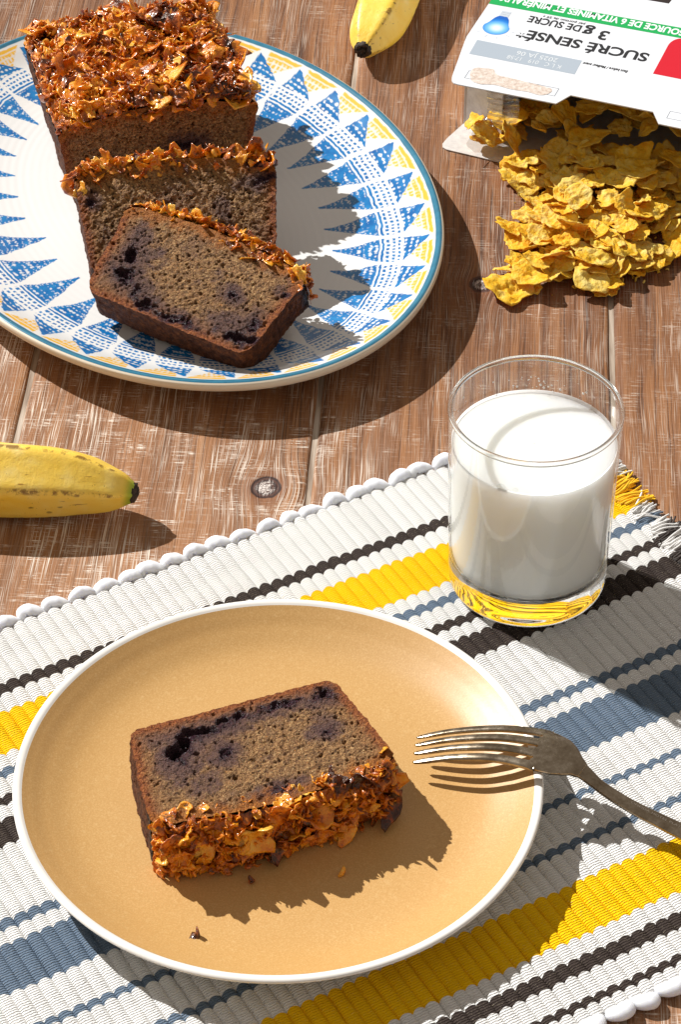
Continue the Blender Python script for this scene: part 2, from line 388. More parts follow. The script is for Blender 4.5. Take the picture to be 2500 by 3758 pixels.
# fringe threads at the cut end
def stripe_at(v):
    c = WHT
    for p, cc in STR:
        if v >= p: c = cc
    return c
fr = {}
for k in range(900):
    v = random.uniform(0.1, 17.0) if k < 760 else random.uniform(17, MLEN)
    tuft = math.floor(v / 0.55); tr = random.Random(int(tuft) + 900)
    L = (1.45 + tr.uniform(-.2, .35)) * random.uniform(.8, 1.12)
    bend = tr.gauss(-0.22, 0.10) + random.gauss(0, .09)
    if random.random() < .05: bend += random.gauss(0, .5)
    P0 = np.array([to_lu(U1 + random.uniform(-.25, .1)), v, random.uniform(.12, .44)])
    n = 9; tt = np.linspace(0, 1, n)
    lift = random.uniform(-.02, .16)
    P = P0 + np.stack([-L * tt, bend * L * tt ** 1.6, np.zeros(n)], 1)
    P[:, 2] = np.maximum(0.06, P0[2] + lift * np.sin(tt * math.pi) - (P0[2] - random.uniform(.06, .22)) * tt ** 1.5)
    P[:, 1] += 0.025 * np.sin(tt * 8 + k)
    cc = stripe_at(v); fr.setdefault(cc, []).append(tube(P, 0.060 * np.linspace(1, .75, n), 6))
FT = {}
for cc, lst in fr.items():
    V = []; Q = []; T = []; o_ = 0
    for a, b, c_ in lst:
        V.append(a); Q.append(b + o_); T.append(c_ + o_); o_ += len(a)
    ft = NT('fringe_thread'); nz = ft.noise(ft.coord('Object', (900, 900, 900)), 1.0, 2)
    fm = ft.done(ft.bsdf(Base_Color=ft.mix(ft.math('MULTIPLY', nz, 0.5), cc, tuple(min(1, x * .75) for x in cc[:3]) + (1,)), Roughness=0.75, Sheen_Weight=0.1))
    tag(put('fringe', mesh('fringe', np.vstack(V), np.vstack(Q), True, T=np.vstack(T)), fm, placemat), kind='stuff')

# ------------------------------------------------------------------ tan plate
PC = np.array([-2.5, -18.95])
MZ = 0.43                               # top of the placemat cords
plate = empty('side_plate', 'round satin tan plate with a white rim holding the single slice', 'plate', (PC[0], PC[1], MZ))
tt_ = NT('tan_glaze'); pc_ = tt_.coord('Object')
sp = tt_.noise(pc_, 1500, 2, 0.6); sp2 = tt_.noise(pc_, 420, 2, 0.6); sp3 = tt_.noise(pc_, 22, 3)
tcol = tt_.ramp(sp, [(0.30, srgb(193, 150, 90)), (0.50, srgb(201, 158, 97)), (0.68, srgb(211, 172, 114))])
tcol = tt_.mix(tt_.math('MULTIPLY', tt_.step(sp2, 0.60, 0.72), 0.22), tcol, srgb(228, 196, 142))
tcol = tt_.mix(tt_.math('MULTIPLY', tt_.step(sp3, 0.35, 0.7), 0.12), tcol, srgb(196, 146, 80))
TAN = tt_.done(tt_.bsdf(Base_Color=tcol, Roughness=0.40, Specular_IOR_Level=0.5, Normal=tt_.bump(sp2, 0.08, 0.0003)))
wt = NT('white_glaze'); wn = wt.noise(wt.coord('Object'), 60, 3)
WGLZ = wt.done(wt.bsdf(Base_Color=wt.ramp(wn, [(0.3, srgb(232, 229, 222)), (0.7, srgb(242, 240, 235))]), Roughness=0.28))
inner = smoothcurve([(0.02, .58), (3.5, .58), (6.5, .62), (8.2, .80), (9.3, 1.18), (9.95, 1.52), (10.28, 1.71)], 60)
V, Q = lathe(inner, 200); put('tan_interior', mesh('tan_interior', V, Q), TAN, plate)
outer = smoothcurve([(10.28, 1.71), (10.40, 1.77), (10.55, 1.78), (10.64, 1.72), (10.63, 1.62), (10.42, 1.44), (9.7, 1.04), (8.6, .52), (7.4, .16), (6.6, .02), (6.0, .0), (5.7, .10), (3, .2), (.02, .2)], 90)
V, Q = lathe(outer, 200)
V[:, 2] += 0.012 * noise(V * [1, 1, 0], 0.5, 4); put('white_rim', mesh('white_rim', V, Q), WGLZ, plate)

# ------------------------------------------------------------------ oval platter
OC = np.array([-8.8, 23.35]); OA, OB = 17.3, 13.0
OANG = math.atan2(-.9, .44)
platter = empty('serving_platter', 'large oval platter painted with blue triangles and yellow stitches under the loaf', 'platter', (OC[0], OC[1], 0), (0, 0, OANG))
ND = 300; NPH = 1260
dd = np.concatenate([np.linspace(0, 6.4, 235), np.linspace(6.4, 12.9, ND - 235 + 1)[1:]])
zz = np.interp(dd, *smoothcurve([(0, 2.17), (.12, 2.21), (.3, 2.14), (.8, 1.93), (1.8, 1.52), (3.0, 1.22), (4.2, .98), (5.4, .84), (6.6, .79), (9, .78), (13, .78)], 200).T)
ph = np.linspace(0, 2 * np.pi, NPH, endpoint=False)
PH, DD = np.meshgrid(ph, dd, indexing='ij')
zr_ = np.broadcast_to(zz, PH.shape) + 0.0025 * np.sin(DD * 2 * np.pi / 0.42) * sstep(3.2, 5.5, DD)
X = (OA - DD) * np.cos(PH); Yv = (OB - DD) * np.sin(PH)
V = np.stack([X, Yv, zr_], -1).reshape(-1, 3)
# --- painted decoration, flat under the glaze
NS = 35
ph0 = math.radians(52.2)
f = ((PH - ph0) * NS / (2 * np.pi)); seg = np.floor(f + 0.5); x = f - seg            # x in -.5..+.5 around each triangle's axis
d_ = DD
pv = np.stack([X.ravel(), Yv.ravel(), np.zeros(X.size)], 1)
n1 = noise(pv, 6.0, 3, 2).reshape(X.shape); n2 = noise(pv, 2.2, 8, 2).reshape(X.shape)
nseg = _hash(seg.astype(np.int64), seg.astype(np.int64) * 0, seg.astype(np.int64) * 0, 5) - 0.5
xs = x + 0.030 * n2 + 0.018 * n1
dj = d_ + 0.07 * n2 + 0.04 * n1 + 0.5 * nseg * (d_ > 4)
WHITE = np.array(srgb(234, 234, 232)[:3]); BD = np.array(srgb(6, 92, 162)[:3]); BL = np.array(srgb(40, 152, 214)[:3]); YE = np.array(srgb(240, 184, 56)[:3]); TEAL = np.array(srgb(46, 110, 138)[:3])
Cc = np.broadcast_to(WHITE, X.shape + (3,)).copy()
def lay(mask, colr):
    global Cc
    Cc = Cc * (1 - mask[..., None]) + colr * mask[..., None]
tone = np.clip(0.5 + 0.55 * n2 + 0.35 * n1, 0, 1)[..., None]
BLUEC = BD * (1 - tone * .65) + BL * tone * .65
# long triangle, point towards the middle of the dish
tl = (dj - 3.14) / (5.55 + .45 * np.sin(PH) ** 2 - 3.14)
hwid = 0.42 * (1 - np.clip(tl, 0, 1)) ** 1.12 + 0.035
inside = sstep(0.0, 0.02, hwid - np.abs(xs - 0.0)) * sstep(0, .02, tl) * sstep(1.0, .97, tl)
border = np.maximum(sstep(0.10, 0.05, hwid - np.abs(xs)), sstep(.06, .03, tl))
border = np.maximum(border, sstep(.66, .76, tl))
arc = (xs * 2.9)
# rows of little reserved white dashes inside the triangle
rows = np.sin(2 * np.pi * (dj / 0.36 + 0.25 * np.sin(seg))); dots = np.sin(2 * np.pi * (arc / 0.30 + 0.5 * np.floor(dj / 0.36)))
nst = noise(np.stack([(x * 9 + seg * 13.7).ravel(), (d_ * 5.5).ravel(), np.zeros(X.size)], 1), 1.0, 61, 2).reshape(X.shape)
resv = sstep(0.22, 0.75, rows * 0.40 + dots * 0.28 + nst * 1.35) * (1 - border) * 0.92
edge_dots = sstep(.25, .7, np.sin(2 * np.pi * dj / 0.24 + seg)) * sstep(.03, .045, hwid - np.abs(xs)) * sstep(.085, .06, hwid - np.abs(xs)) * sstep(.9, .8, tl)
lay(inside * (1 - np.maximum(resv, edge_dots * .8)), BLUEC)
# stitched bands
def band(c0, wid, per, duty, stren=1.0):
    m = sstep(wid, wid - .035, np.abs(dj - c0)) * sstep(0.455, 0.435, np.abs(xs))
    if per: m = m * sstep(-.25, .25, np.sin(2 * np.pi * xs / per + seg) + duty)
    lay(m * stren, BLUEC)
band(3.00, .085, 0, 0); band(2.74, .10, 0.145, .55); band(2.44, .09, 0.115, .35); band(2.16, .08, 0.13, .3)
# small leaning triangle, point towards the rim
tu = (dj - 0.62) / (1.95 - 0.62)
ctr = 0.30 * (1 - np.clip(tu, 0, 1)) - 0.02
hw2 = 0.40 * np.clip(tu, 0, 1) ** 1.05 + 0.025
ins2 = sstep(0, .02, hw2 - np.abs(xs - ctr)) * sstep(0, .03, tu) * sstep(1, .96, tu)
r2 = sstep(0.25, .7, np.sin(2 * np.pi * (dj / .30) + 5 * xs) * .6 + n1 * 1.0 + np.sin(2 * np.pi * xs / .13) * .35) * sstep(.28, .45, tu) * sstep(.02, .08, hw2 - np.abs(xs - ctr))
lay(ins2 * (1 - r2), BLUEC)
# yellow stitched triangles between them
xy_ = (xs - 0.5 + 1.0) % 1.0 - 0.5 + 0.0
ty_ = (dj - 0.42) / (1.95 - 0.42)
cy_ = xy_ + 0.30 - 0.28 * np.clip(ty_, 0, 1)
cy_ = (cy_ + .5) % 1 - .5
hw3 = 0.40 * (1 - np.clip(ty_, 0, 1)) + .03
ins3 = sstep(0, .03, hw3 - np.abs(cy_)) * sstep(-.02, .05, ty_) * sstep(1, .95, ty_)
r3 = np.clip(sstep(-.1, .5, np.sin(2 * np.pi * xs / .105) * .55 + n1 * .9) * sstep(.15, .4, ty_) + sstep(.35, .8, np.sin(2 * np.pi * dj / .31)) * .8, 0, 1)
lay(ins3 * (1 - r3 * .85) * (1 - ins2), YE * (1 - .25 * tone) + np.array([.9, .6, .12]) * .25 * tone)
# rim line
lay(sstep(.36, .30, d_ + 0.02 * n2), TEAL * (1 - .5 * tone) + np.array(srgb(70, 150, 176)[:3]) * .5 * tone)
Cfull = np.concatenate([Cc, np.ones(X.shape + (1,))], -1).reshape(-1, 4)
pt = NT('painted_glaze')
GLZ = pt.done(pt.bsdf(Base_Color=pt.attr('paint', 'Color'), Roughness=0.16, Coat_Weight=0.5, Coat_Roughness=0.06))
put('painted_dish', mesh('painted_dish', V, gridf(NPH, ND, wu=True, flip=True), True, colors=Cfull), GLZ, platter)
bt = NT('bare_underside'); BEIGE = bt.done(bt.bsdf(Base_Color=srgb(226, 214, 194), Roughness=0.35))
do = smoothcurve([(0, 2.17), (-.10, 2.08), (-.10, 1.86), (.10, 1.60), (.9, 1.05), (2.0, .52), (3.2, .12), (3.9, .0), (4.5, .0), (4.8, .12), (8, .25), (12.9, .3)], 70)
n_ = 300; t_ = np.linspace(0, 2 * np.pi, n_, endpoint=False)
V = np.zeros((n_, len(do), 3)); V[..., 0] = (OA - do[None, :, 0]) * np.cos(t_)[:, None]; V[..., 1] = (OB - do[None, :, 0]) * np.sin(t_)[:, None]; V[..., 2] = do[None, :, 1]
put('underside', mesh('underside', V.reshape(-1, 3), gridf(n_, len(do), wu=True)), BEIGE, platter)

# ------------------------------------------------------------------ cake
def crumb_material():
    t = NT('banana_crumb'); p_ = t.n('ShaderNodeVectorMath', {'operation': 'SCALE'}, Vector=t.coord('Object'), Scale=100.0).outputs[0]
    edge = t.attr('edge'); berry = t.attr('berry'); stain = t.attr('stain'); pore = t.attr('pore')
    n1 = t.noise(p_, 8.0, 4, 0.7); n2 = t.noise(p_, 24.0, 3, 0.75); n3 = t.noise(p_, 1.3, 3)
    gr = t.voro(p_, 13.0)
    c = t.ramp(t.math('ADD', t.math('MULTIPLY', n1, 0.7), t.math('MULTIPLY', n2, 0.3)), [(0.36, srgb(84, 54, 30)), (0.45, srgb(146, 104, 62)), (0.53, srgb(180, 136, 86)), (0.62, srgb(224, 186, 132))])
    c = t.mix(t.math('MULTIPLY', t.step(n2, 0.48, 0.34), 0.5), c, srgb(86, 58, 36))
    c = t.mix(t.math('MULTIPLY', t.step(n3, 0.45, 0.62), 0.30), c, srgb(164, 116, 68))
    n4 = t.noise(p_, 3.0, 4, .7)
    c = t.mix(t.math('MULTIPLY', t.step(n4, 0.54, 0.36), 0.55), c, srgb(96, 66, 42))
    c = t.mix(t.math('MULTIPLY', t.step(n4, 0.54, 0.70), 0.40), c, srgb(206, 164, 108))
    v1 = t.voro(p_, 8.0); v2 = t.voro(p_, 17.0)
    holes = t.math('MAXIMUM', t.math('MULTIPLY', t.step(v1, 0.28, 0.14), t.step(t.noise(p_, 3.2, 2), 0.50, 0.60)), t.math('MULTIPLY', t.step(v2, 0.28, 0.14), 0.75))
    c = t.mix(t.math('MULTIPLY', holes, 0.62), c, srgb(56, 38, 26))
    c = t.mix(t.math('MULTIPLY', pore, 0.30), c, srgb(56, 38, 26))
    fl = t.step(t.voro(p_, 2.3), 0.10, 0.05)
    c = t.mix(t.math('MULTIPLY', fl, 0.8), c, srgb(196, 120, 30))
    st_ = t.math('MULTIPLY', t.step(t.math('ADD', stain, t.math('MULTIPLY', t.math('SUBTRACT', t.math('ADD', n2, n4), 1.0), 1.3)), 0.25, 1.05), 0.88)
    c = t.mix(st_, c, t.mix(n2, srgb(50, 30, 38), srgb(118, 86, 84)))
    crust = t.ramp(n1, [(0.3, srgb(84, 38, 14)), (0.5, srgb(150, 80, 32)), (0.72, srgb(196, 122, 54))])
    ed = t.step(t.math('ADD', edge, t.math('MULTIPLY', t.math('SUBTRACT', n1, 0.5), 0.5)), 0.55, 0.12)
    c = t.mix(t.math('MULTIPLY', t.step(t.math('ADD', edge, t.math('MULTIPLY', t.math('SUBTRACT', n3, 0.5), 1.0)), 1.15, 0.2), 0.55), c, srgb(160, 104, 54))
    c = t.mix(ed, c, crust)
    top = t.step(t.math('ADD', t.attr('topd'), t.math('MULTIPLY', t.math('ADD', t.math('SUBTRACT', n1, 0.5), t.math('MULTIPLY', t.math('SUBTRACT', n3, 0.5), 2.6)), 0.9)), 1.0, 0.10)
    c = t.mix(t.math('MULTIPLY', top, 0.85), c, t.ramp(n2, [(0.3, srgb(90, 44, 12)), (0.5, srgb(170, 96, 22)), (0.7, srgb(220, 148, 44))]))
    bc = t.ramp(n2, [(0.36, srgb(18, 9, 14)), (0.52, srgb(50, 26, 38)), (0.70, srgb(112, 72, 86))])
    bm = t.step(t.math('ADD', berry, t.math('ADD', t.math('MULTIPLY', t.math('SUBTRACT', n1, 0.5), 1.3), t.math('MULTIPLY', t.math('SUBTRACT', n2, 0.5), 1.1))), 0.30, 1.0)
    c = t.mix(bm, c, bc)
    h = t.math('SUBTRACT', t.math('ADD', n1, t.math('MULTIPLY', n2, 0.6)), t.math('MULTIPLY', holes, 0.8))
    h = t.math('SUBTRACT', h, t.math('MULTIPLY', gr, 0.5))
    b = t.bump(h, 0.85, 0.0018)
    rough = t.math('SUBTRACT', 0.60, t.math('MULTIPLY', bm, 0.33))
    return t.done(t.bsdf(Base_Color=c, Roughness=rough, Normal=b, Specular_IOR_Level=0.38, Subsurface_Weight=0.12, Subsurface_Radius=(0.004, 0.002, 0.001), Subsurface_Scale=0.4))
CRUMB = crumb_material()

def crust_material():
    t = NT('dark_crust'); p_ = t.n('ShaderNodeVectorMath', {'operation': 'SCALE'}, Vector=t.coord('Object'), Scale=100.0).outputs[0]
    n1 = t.noise(p_, 3.0, 4, 0.65); n2 = t.noise(p_, 18.0, 3, 0.7)
    c = t.ramp(n1, [(0.28, srgb(54, 26, 12)), (0.48, srgb(106, 56, 28)), (0.62, srgb(142, 82, 42)), (0.8, srgb(172, 110, 62))])
    c = t.mix(t.math('MULTIPLY', t.step(n2, 0.55, 0.40), 0.5), c, srgb(44, 22, 14))
    v = t.step(t.voro(p_, 7.0), 0.22, 0.10)
    c = t.mix(t.math('MULTIPLY', v, 0.6), c, srgb(32, 16, 10))
    topd = t.step(t.math('ADD', t.attr('topd'), t.math('MULTIPLY', t.math('SUBTRACT', n1, .5), .6)), 0.9, 0.2)
    c = t.mix(topd, c, srgb(38, 18, 12))
    return t.done(t.bsdf(Base_Color=c, Roughness=t.math('SUBTRACT', 0.62, t.math('MULTIPLY', topd, 0.22)), Normal=t.bump(t.math('ADD', n2, t.math('MULTIPLY', n1, 1.2)), 1.0, 0.0022), Specular_IOR_Level=0.25))
CRUST = crust_material()

def caramel_material(name, flake, solo=False):
    t = NT(name); p_ = t.n('ShaderNodeVectorMath', {'operation': 'SCALE'}, Vector=t.coord('Object'), Scale=100.0).outputs[0]
    oi = t.t.nodes.new('ShaderNodeObjectInfo'); r = t.noise(p_, 2.6, 1) if solo else oi.outputs['Random']
    if not solo: p_ = t.n('ShaderNodeVectorMath', {'operation': 'ADD'}, i0=p_, i1=t.n('ShaderNodeCombineXYZ', X=t.math('MULTIPLY', r, 31.0), Y=t.math('MULTIPLY', r, 57.0), Z=0.0).outputs[0]).outputs[0]
    geo = t.t.nodes.new('ShaderNodeNewGeometry')
    patchy = t.math('MULTIPLY', t.math('SUBTRACT', t.noise(t.n('ShaderNodeVectorMath', {'operation': 'SCALE'}, Vector=geo.outputs['Position'], Scale=100.0).outputs[0], .62, 2, .6), .55), .85)
    n1 = t.noise(p_, 2.2 if flake else 1.2, 4, 0.65); n2 = t.noise(p_, 9.0, 3, 0.6); n3 = t.noise(p_, 30.0, 2)
    if flake:
        f_ = t.math('ADD', t.math('ADD', patchy, t.math('MULTIPLY', n1, 0.75)), t.math('ADD', t.math('MULTIPLY', n2, 0.35), t.math('MULTIPLY', t.math('SUBTRACT', r, 0.5), 0.42)))
        c = t.ramp(f_, [(0.25, srgb(64, 24, 4)), (0.37, srgb(148, 68, 4)), (0.49, srgb(216, 120, 6)), (0.66, srgb(244, 164, 20)), (0.90, srgb(252, 206, 90))])
    else:
        c = t.ramp(t.math('ADD', patchy, t.math('ADD', t.math('MULTIPLY', n1, .7), t.math('MULTIPLY', n2, .35))), [(0.28, srgb(56, 22, 6)), (0.42, srgb(130, 62, 8)), (0.55, srgb(200, 112, 14)), (0.72, srgb(236, 158, 40))])
    gl = t.step(n1, 0.40, 0.62)
    b = t.bump(t.math('ADD', n2, t.math('MULTIPLY', n3, 0.35)), 0.55, 0.0010)
    return t.done(t.bsdf(Base_Color=c, Roughness=t.math('SUBTRACT', 0.44, t.math('MULTIPLY', t.step(n1, 0.62, 0.42), 0.22)), Normal=b, Specular_IOR_Level=0.5, Coat_Weight=0.55, Coat_Roughness=0.12, Coat_Tint=(1, .9, .75, 1),
        Subsurface_Weight=0.2, Subsurface_Radius=(0.004, 0.0018, 0.0006), Subsurface_Scale=0.4))
CARAF = caramel_material('caramel_flake', True); CARAB = caramel_material('caramel_base', False)

def flake_mesh(k, R=1.0, curl=0.8, blister=0.10, ar=1.0, th=0.055, nr_=7, na=26, jag=0.22):
    a = np.linspace(0, 2 * np.pi, na, endpoint=False); r = np.linspace(0, 1, nr_ + 1)[1:]
    q = np.stack([np.cos(a) * 1.3, np.sin(a) * 1.3, np.full(na, k * 9.7)], 1)
    out = 1 + jag * noise(q, 1.0, 3, 2) * 1.4 + jag * 0.45 * noise(q, 3.5, 4)
    X = np.concatenate([[0], (r[:, None] * (out * np.cos(a))[None]).ravel()]) * R
    Y = np.concatenate([[0], (r[:, None] * (out * np.sin(a))[None]).ravel()]) * R * ar
    rr = np.concatenate([[0], np.repeat(r, na)])
    P = np.stack([X, Y, np.full(len(X), k * 3.3)], 1)
    Z = blister * noise(P, 3.2, 7, 2) + blister * 1.1 * noise(P, 1.4, 9) + 0.05 * noise(P, 8.0, 12)
    ca = noise(np.array([[k * 1.7, 0, 0]]), 1.0, 2)[0] * 3.1
    xr = X * math.cos(ca) + Y * math.sin(ca); yr = -X * math.sin(ca) + Y * math.cos(ca)
    Z = Z + curl * 0.42 * xr * xr / R + 0.22 * curl * yr * abs(math.sin(k)) * xr / R
    Z = Z - Z.mean()
    top = np.stack([X, Y, Z + th * (1 - .5 * rr)], 1); bot = np.stack([X, Y, Z - th * (1 - .5 * rr)], 1)
    n = len(X); tri = []; quad = []
    for s_, o_ in ((0, 0), (1, n)):
        for j in range(na):
            j2 = (j + 1) % na; t3 = (o_, o_ + 1 + j, o_ + 1 + j2)
            tri.append(t3 if s_ == 0 else t3[::-1])
            for i in range(nr_ - 1):
                q4 = (o_ + 1 + i * na + j, o_ + 1 + (i + 1) * na + j, o_ + 1 + (i + 1) * na + j2, o_ + 1 + i * na + j2)
                quad.append(q4 if s_ == 0 else q4[::-1])
    e = 1 + (nr_ - 1) * na
    for j in range(na):
        j2 = (j + 1) % na; quad.append((e + j, n + e + j, n + e + j2, e + j2))
    return mesh('corn_flake', np.vstack([top, bot]), np.array(quad), True, T=np.array(tri))

TOPF = [flake_mesh(k + 40, 0.50 * random.uniform(.75, 1.15), random.uniform(.4, 1.9), random.uniform(.10, .20), random.uniform(.45, 1.0), 0.05, 7, 20, 0.55) for k in range(22)]
for m_ in TOPF: m_.materials.append(CARAF)

def bit_arrays(k):
    m_ = flake_mesh(k, 1.0, 1.2, .3, .6, .18, 3, 10, .7); V = np.zeros(len(m_.vertices) * 3); m_.vertices.foreach_get('co', V)
    q = [tuple(p.vertices) for p in m_.polygons]; bpy.data.meshes.remove(m_)
    return V.reshape(-1, 3) / K, np.array([f for f in q if len(f) == 4]), np.array([f for f in q if len(f) == 3])
BITS = [bit_arrays(200 + k) for k in range(10)]
CARAB2 = caramel_material('caramel_crumbs', True, True)

def cake_block(root, bw, tw, H, dome, t, seed, berries, nflake, res=0.045, stains=(), front=True, fscale=1.0, overhang=0.0, drip=0, drip_u=(-1, 1), lumps=.32):
    """cake body in root's frame: width x, thickness y (cut face at y=0), height z, with crumb, crust, topping base and flakes"""
    nu = int(tw / res); nv_ = int((H + dome) / res); ny = max(8, int(t / (res * 2.2)))
    def pos(u, v, y):
        hw = bw / 2 + (tw / 2 - bw / 2) * v
        cut = np.clip((np.abs(u) - .86) / .14, 0, 1)
        z = v * (H + dome * (1 - u * u)) + 0.50 * cut ** 2.2 * (1 - v) ** 6 - 0.42 * cut ** 2 * v ** 6
        return np.stack([u * hw, y + 0 * u, z], -1)
    def rough_(P):
        amp = 0.09; low = 0.10
        return P + np.stack([amp * noise(P, 4.6, seed + 1, 3) + low * noise(P, .5, seed + 4), amp * .6 * noise(P, 4.6, seed + 2, 3), amp * noise(P, 4.8, seed + 3, 3) + low * noise(P, .45, seed + 5)], 1)
    # ---- crumb: the front cut face and the back face
    U, Vv = np.meshgrid(np.linspace(-1, 1, nu), np.linspace(0, 1, nv_), indexing='ij'); U = U.ravel(); Vv = Vv.ravel()
    P = pos(U, Vv, np.zeros_like(U))
    hw = bw / 2 + (tw / 2 - bw / 2) * Vv
    de = np.minimum(hw - np.abs(P[:, 0]), P[:, 2] + .02); dtop = (1 - Vv) * (H + dome)
    F_ = rough_(P)
    dep = np.zeros(len(P)); pore = np.zeros(len(P)); berry = np.zeros(len(P)); stain = np.zeros(len(P))
    fall = sstep(0.0, .35, np.minimum(de, dtop))
    r_ = np.random.default_rng(seed)
    G = P.reshape(nu, nv_, 3); D3 = dep.reshape(nu, nv_); P3 = pore.reshape(nu, nv_)
    for _ in range(int(tw * H * 26)):
        cu, cv = r_.uniform(-.97, .97), r_.uniform(.02, .97); rad = min(.15, .026 + r_.exponential(.016)); el = r_.uniform(.6, 1.0)
        i0 = int((cu + 1) / 2 * (nu - 1)); j0 = int(cv * (nv_ - 1)); k_ = int(rad * 2.2 / res) + 2
        sl = (slice(max(0, i0 - k_), i0 + k_ + 1), slice(max(0, j0 - k_), j0 + k_ + 1))
        c0 = G[i0, j0]; dx = (G[sl][..., 0] - c0[0]); dz = (G[sl][..., 2] - c0[2]) / el
        g = sstep(1.0, .45, np.sqrt(dx * dx + dz * dz) / rad)
        D3[sl] = np.maximum(D3[sl], g * rad * 1.3); P3[sl] = np.maximum(P3[sl], g * min(1, rad / .07))
    for (bu, bv, ru, rv, ang, dpt) in berries:
        cx, cz = bu * (bw / 2 + (tw - bw) / 2 * bv), bv * (H + dome * .6)
        dx, dz = P[:, 0] - cx, P[:, 2] - cz; ca, sa = math.cos(ang), math.sin(ang)
        q = np.sqrt(((dx * ca + dz * sa) / (ru * 1.6)) ** 2 + ((-dx * sa + dz * ca) / (rv * 1.6)) ** 2) + 0.7 * noise(P, 2.4, seed + 9, 2)
        berry = np.maximum(berry, sstep(1.25, .25, q)); stain = np.maximum(stain, sstep(2.9, .8, q)); dep += .8 * dpt * sstep(.55, .15, q) + .05 * sstep(1.1, .6, q) * noise(P, 5.0, seed + 55, 2)
    for (bu, bv, rs, st) in stains:
        cx, cz = bu * bw / 2, bv * H
        q = np.hypot(P[:, 0] - cx, P[:, 2] - cz) / rs + 0.6 * noise(P, 1.6, seed + 12, 2); stain = np.maximum(stain, st * sstep(1.1, .3, q))
    stain = np.maximum(stain, .75 * sstep(.10, .5, noise(P, .75, seed + 20, 3)))
    dep = D3.ravel() * .9 + dep + 0.075 * noise(P, 6.5, seed + 31, 2)
    F_[:, 1] += dep * fall
    nf = len(F_)
    Bk = rough_(pos(U, Vv, np.full_like(U, t)))
    z2 = np.zeros(nf)
    put('crumb', mesh('crumb', F_, gridf(nu, nv_), True, attrs={'edge': de, 'topd': dtop, 'berry': berry, 'stain': stain, 'pore': P3.ravel()}), CRUMB, root)
    put('back_crumb', mesh('back_crumb', Bk, gridf(nu, nv_, flip=True), True, attrs={'edge': de, 'topd': dtop, 'berry': z2, 'stain': z2 + .3, 'pore': z2}), CRUMB, root)
    # ---- crust: bottom and both sides
    Vs, Qs, off, td = [], [], 0, []
    yl = np.linspace(0, t, ny)
    a1, y1 = np.meshgrid(np.linspace(-1, 1, nu), yl, indexing='ij'); B = pos(a1.ravel(), np.zeros(a1.size), y1.ravel()); Vs.append(B); Qs.append(gridf(nu, ny, flip=True)); td.append(np.full(len(B), H)); off += len(B)
    for sgn in (-1, 1):
        v1, y1 = np.meshgrid(np.linspace(0, 1, nv_), yl, indexing='ij'); B = pos(np.full(v1.size, float(sgn)), v1.ravel(), y1.ravel())
        Vs.append(B); Qs.append(gridf(nv_, ny, off=off, flip=(sgn > 0))); td.append((1 - v1.ravel()) * H); off += len(B)
    B = rough_(np.vstack(Vs))
    put('crust', mesh('crust', B, np.vstack(Qs), True, attrs={'topd': np.concatenate(td)}), CRUST, root)
    lump = lambda x_, y_: lumps * noise(np.stack([np.atleast_1d(x_), np.atleast_1d(y_), np.zeros(np.size(x_))], 1), .75, seed + 70, 2)
    # ---- caramel layer the flakes are stuck in
    a1, y1 = np.meshgrid(np.linspace(-1, 1, nu // 2 * 2), np.linspace(-.02, t + .02, ny * 2), indexing='ij')
    B = pos(a1.ravel(), np.ones(a1.size), y1.ravel()); N0 = rough_(B)
    ed = sstep(0, .5, np.minimum(tw / 2 - np.abs(B[:, 0]), np.minimum(B[:, 1] + .05, t - B[:, 1] + .05)))
    N0[:, 2] += 0.06 + (0.26 + lump(B[:, 0], B[:, 1]) + 0.34 * noise(B, 1.1, seed + 40, 2) + 0.30 * noise(B, 3.4, seed + 41, 2)) * (.25 + .75 * ed)
    put('caramel_layer', mesh('caramel_layer', N0, gridf(nu // 2 * 2, ny * 2)), CARAB, root)
    # ---- crushed flakes between the whole ones
    rb = np.random.default_rng(seed + 77); Vb, Qb, Tb, ob_ = [], [], [], 0
    nb = int(tw * t * 17)
    for k in range(nb):
        u_, y_ = rb.uniform(-1, 1), rb.uniform(-.06, t + .06)
        pz = pos(np.array([u_]), np.array([1.0]), np.array([y_]))[0]
        bV, bQ, bT = BITS[rb.integers(len(BITS))]; e_ = Euler(rb.uniform(0, 6.28, 3)).to_matrix(); sc_ = rb.uniform(.10, .34)
        ef = y_ < .25; zb = pz[2] + lump(pz[0], y_)[0] * (.3 if ef else 1) + .16 + rb.random() * (.5 if not ef else .2) - (rb.random() * .5 if ef and rb.random() < .5 else 0)
        W_ = (bV * sc_) @ np.array(e_).T + [pz[0] * .99, y_, zb]
        Vb.append(W_); Qb.append(bQ + ob_); Tb.append(bT + ob_); ob_ += len(bV)
    tag(put('crushed_flakes', mesh('crushed_flakes', np.vstack(Vb), np.vstack(Qb), True, T=np.vstack(Tb)), CARAB2, root), kind='stuff')
    # ---- toffee-coated flakes
    rr = random.Random(seed)
    for k in range(nflake):
        u_ = rr.uniform(-1.0, 1.0); y_ = rr.uniform(-.05 - overhang, t + .05); lay_ = rr.random()
        p_ = pos(np.array([u_]), np.array([1.0]), np.array([y_]))[0]
        s_ = fscale * rr.choice([.5, .65, .8, .95, 1.15, 1.5])
        nearf = y_ < .35 or y_ > t - .35; nears = abs(u_) > .93
        if nearf: s_ *= .85
        z_ = p_[2] + lump(p_[0], y_)[0] * (.3 if (nearf or nears) else 1) + .20 + lay_ * (.42 if not (nearf or nears) else .22)
        if y_ < 0: z_ -= .22 + .25 * rr.random()
        tilt = abs(rr.gauss(.0, .58)); az = rr.uniform(0, 6.283)
        if nears: z_ -= .12
        R_ = Matrix.Rotation(az, 3, 'Z') @ Matrix.Rotation(min(tilt, 1.4), 3, 'X') @ Matrix.Rotation(rr.uniform(0, 6.28), 3, 'Z')
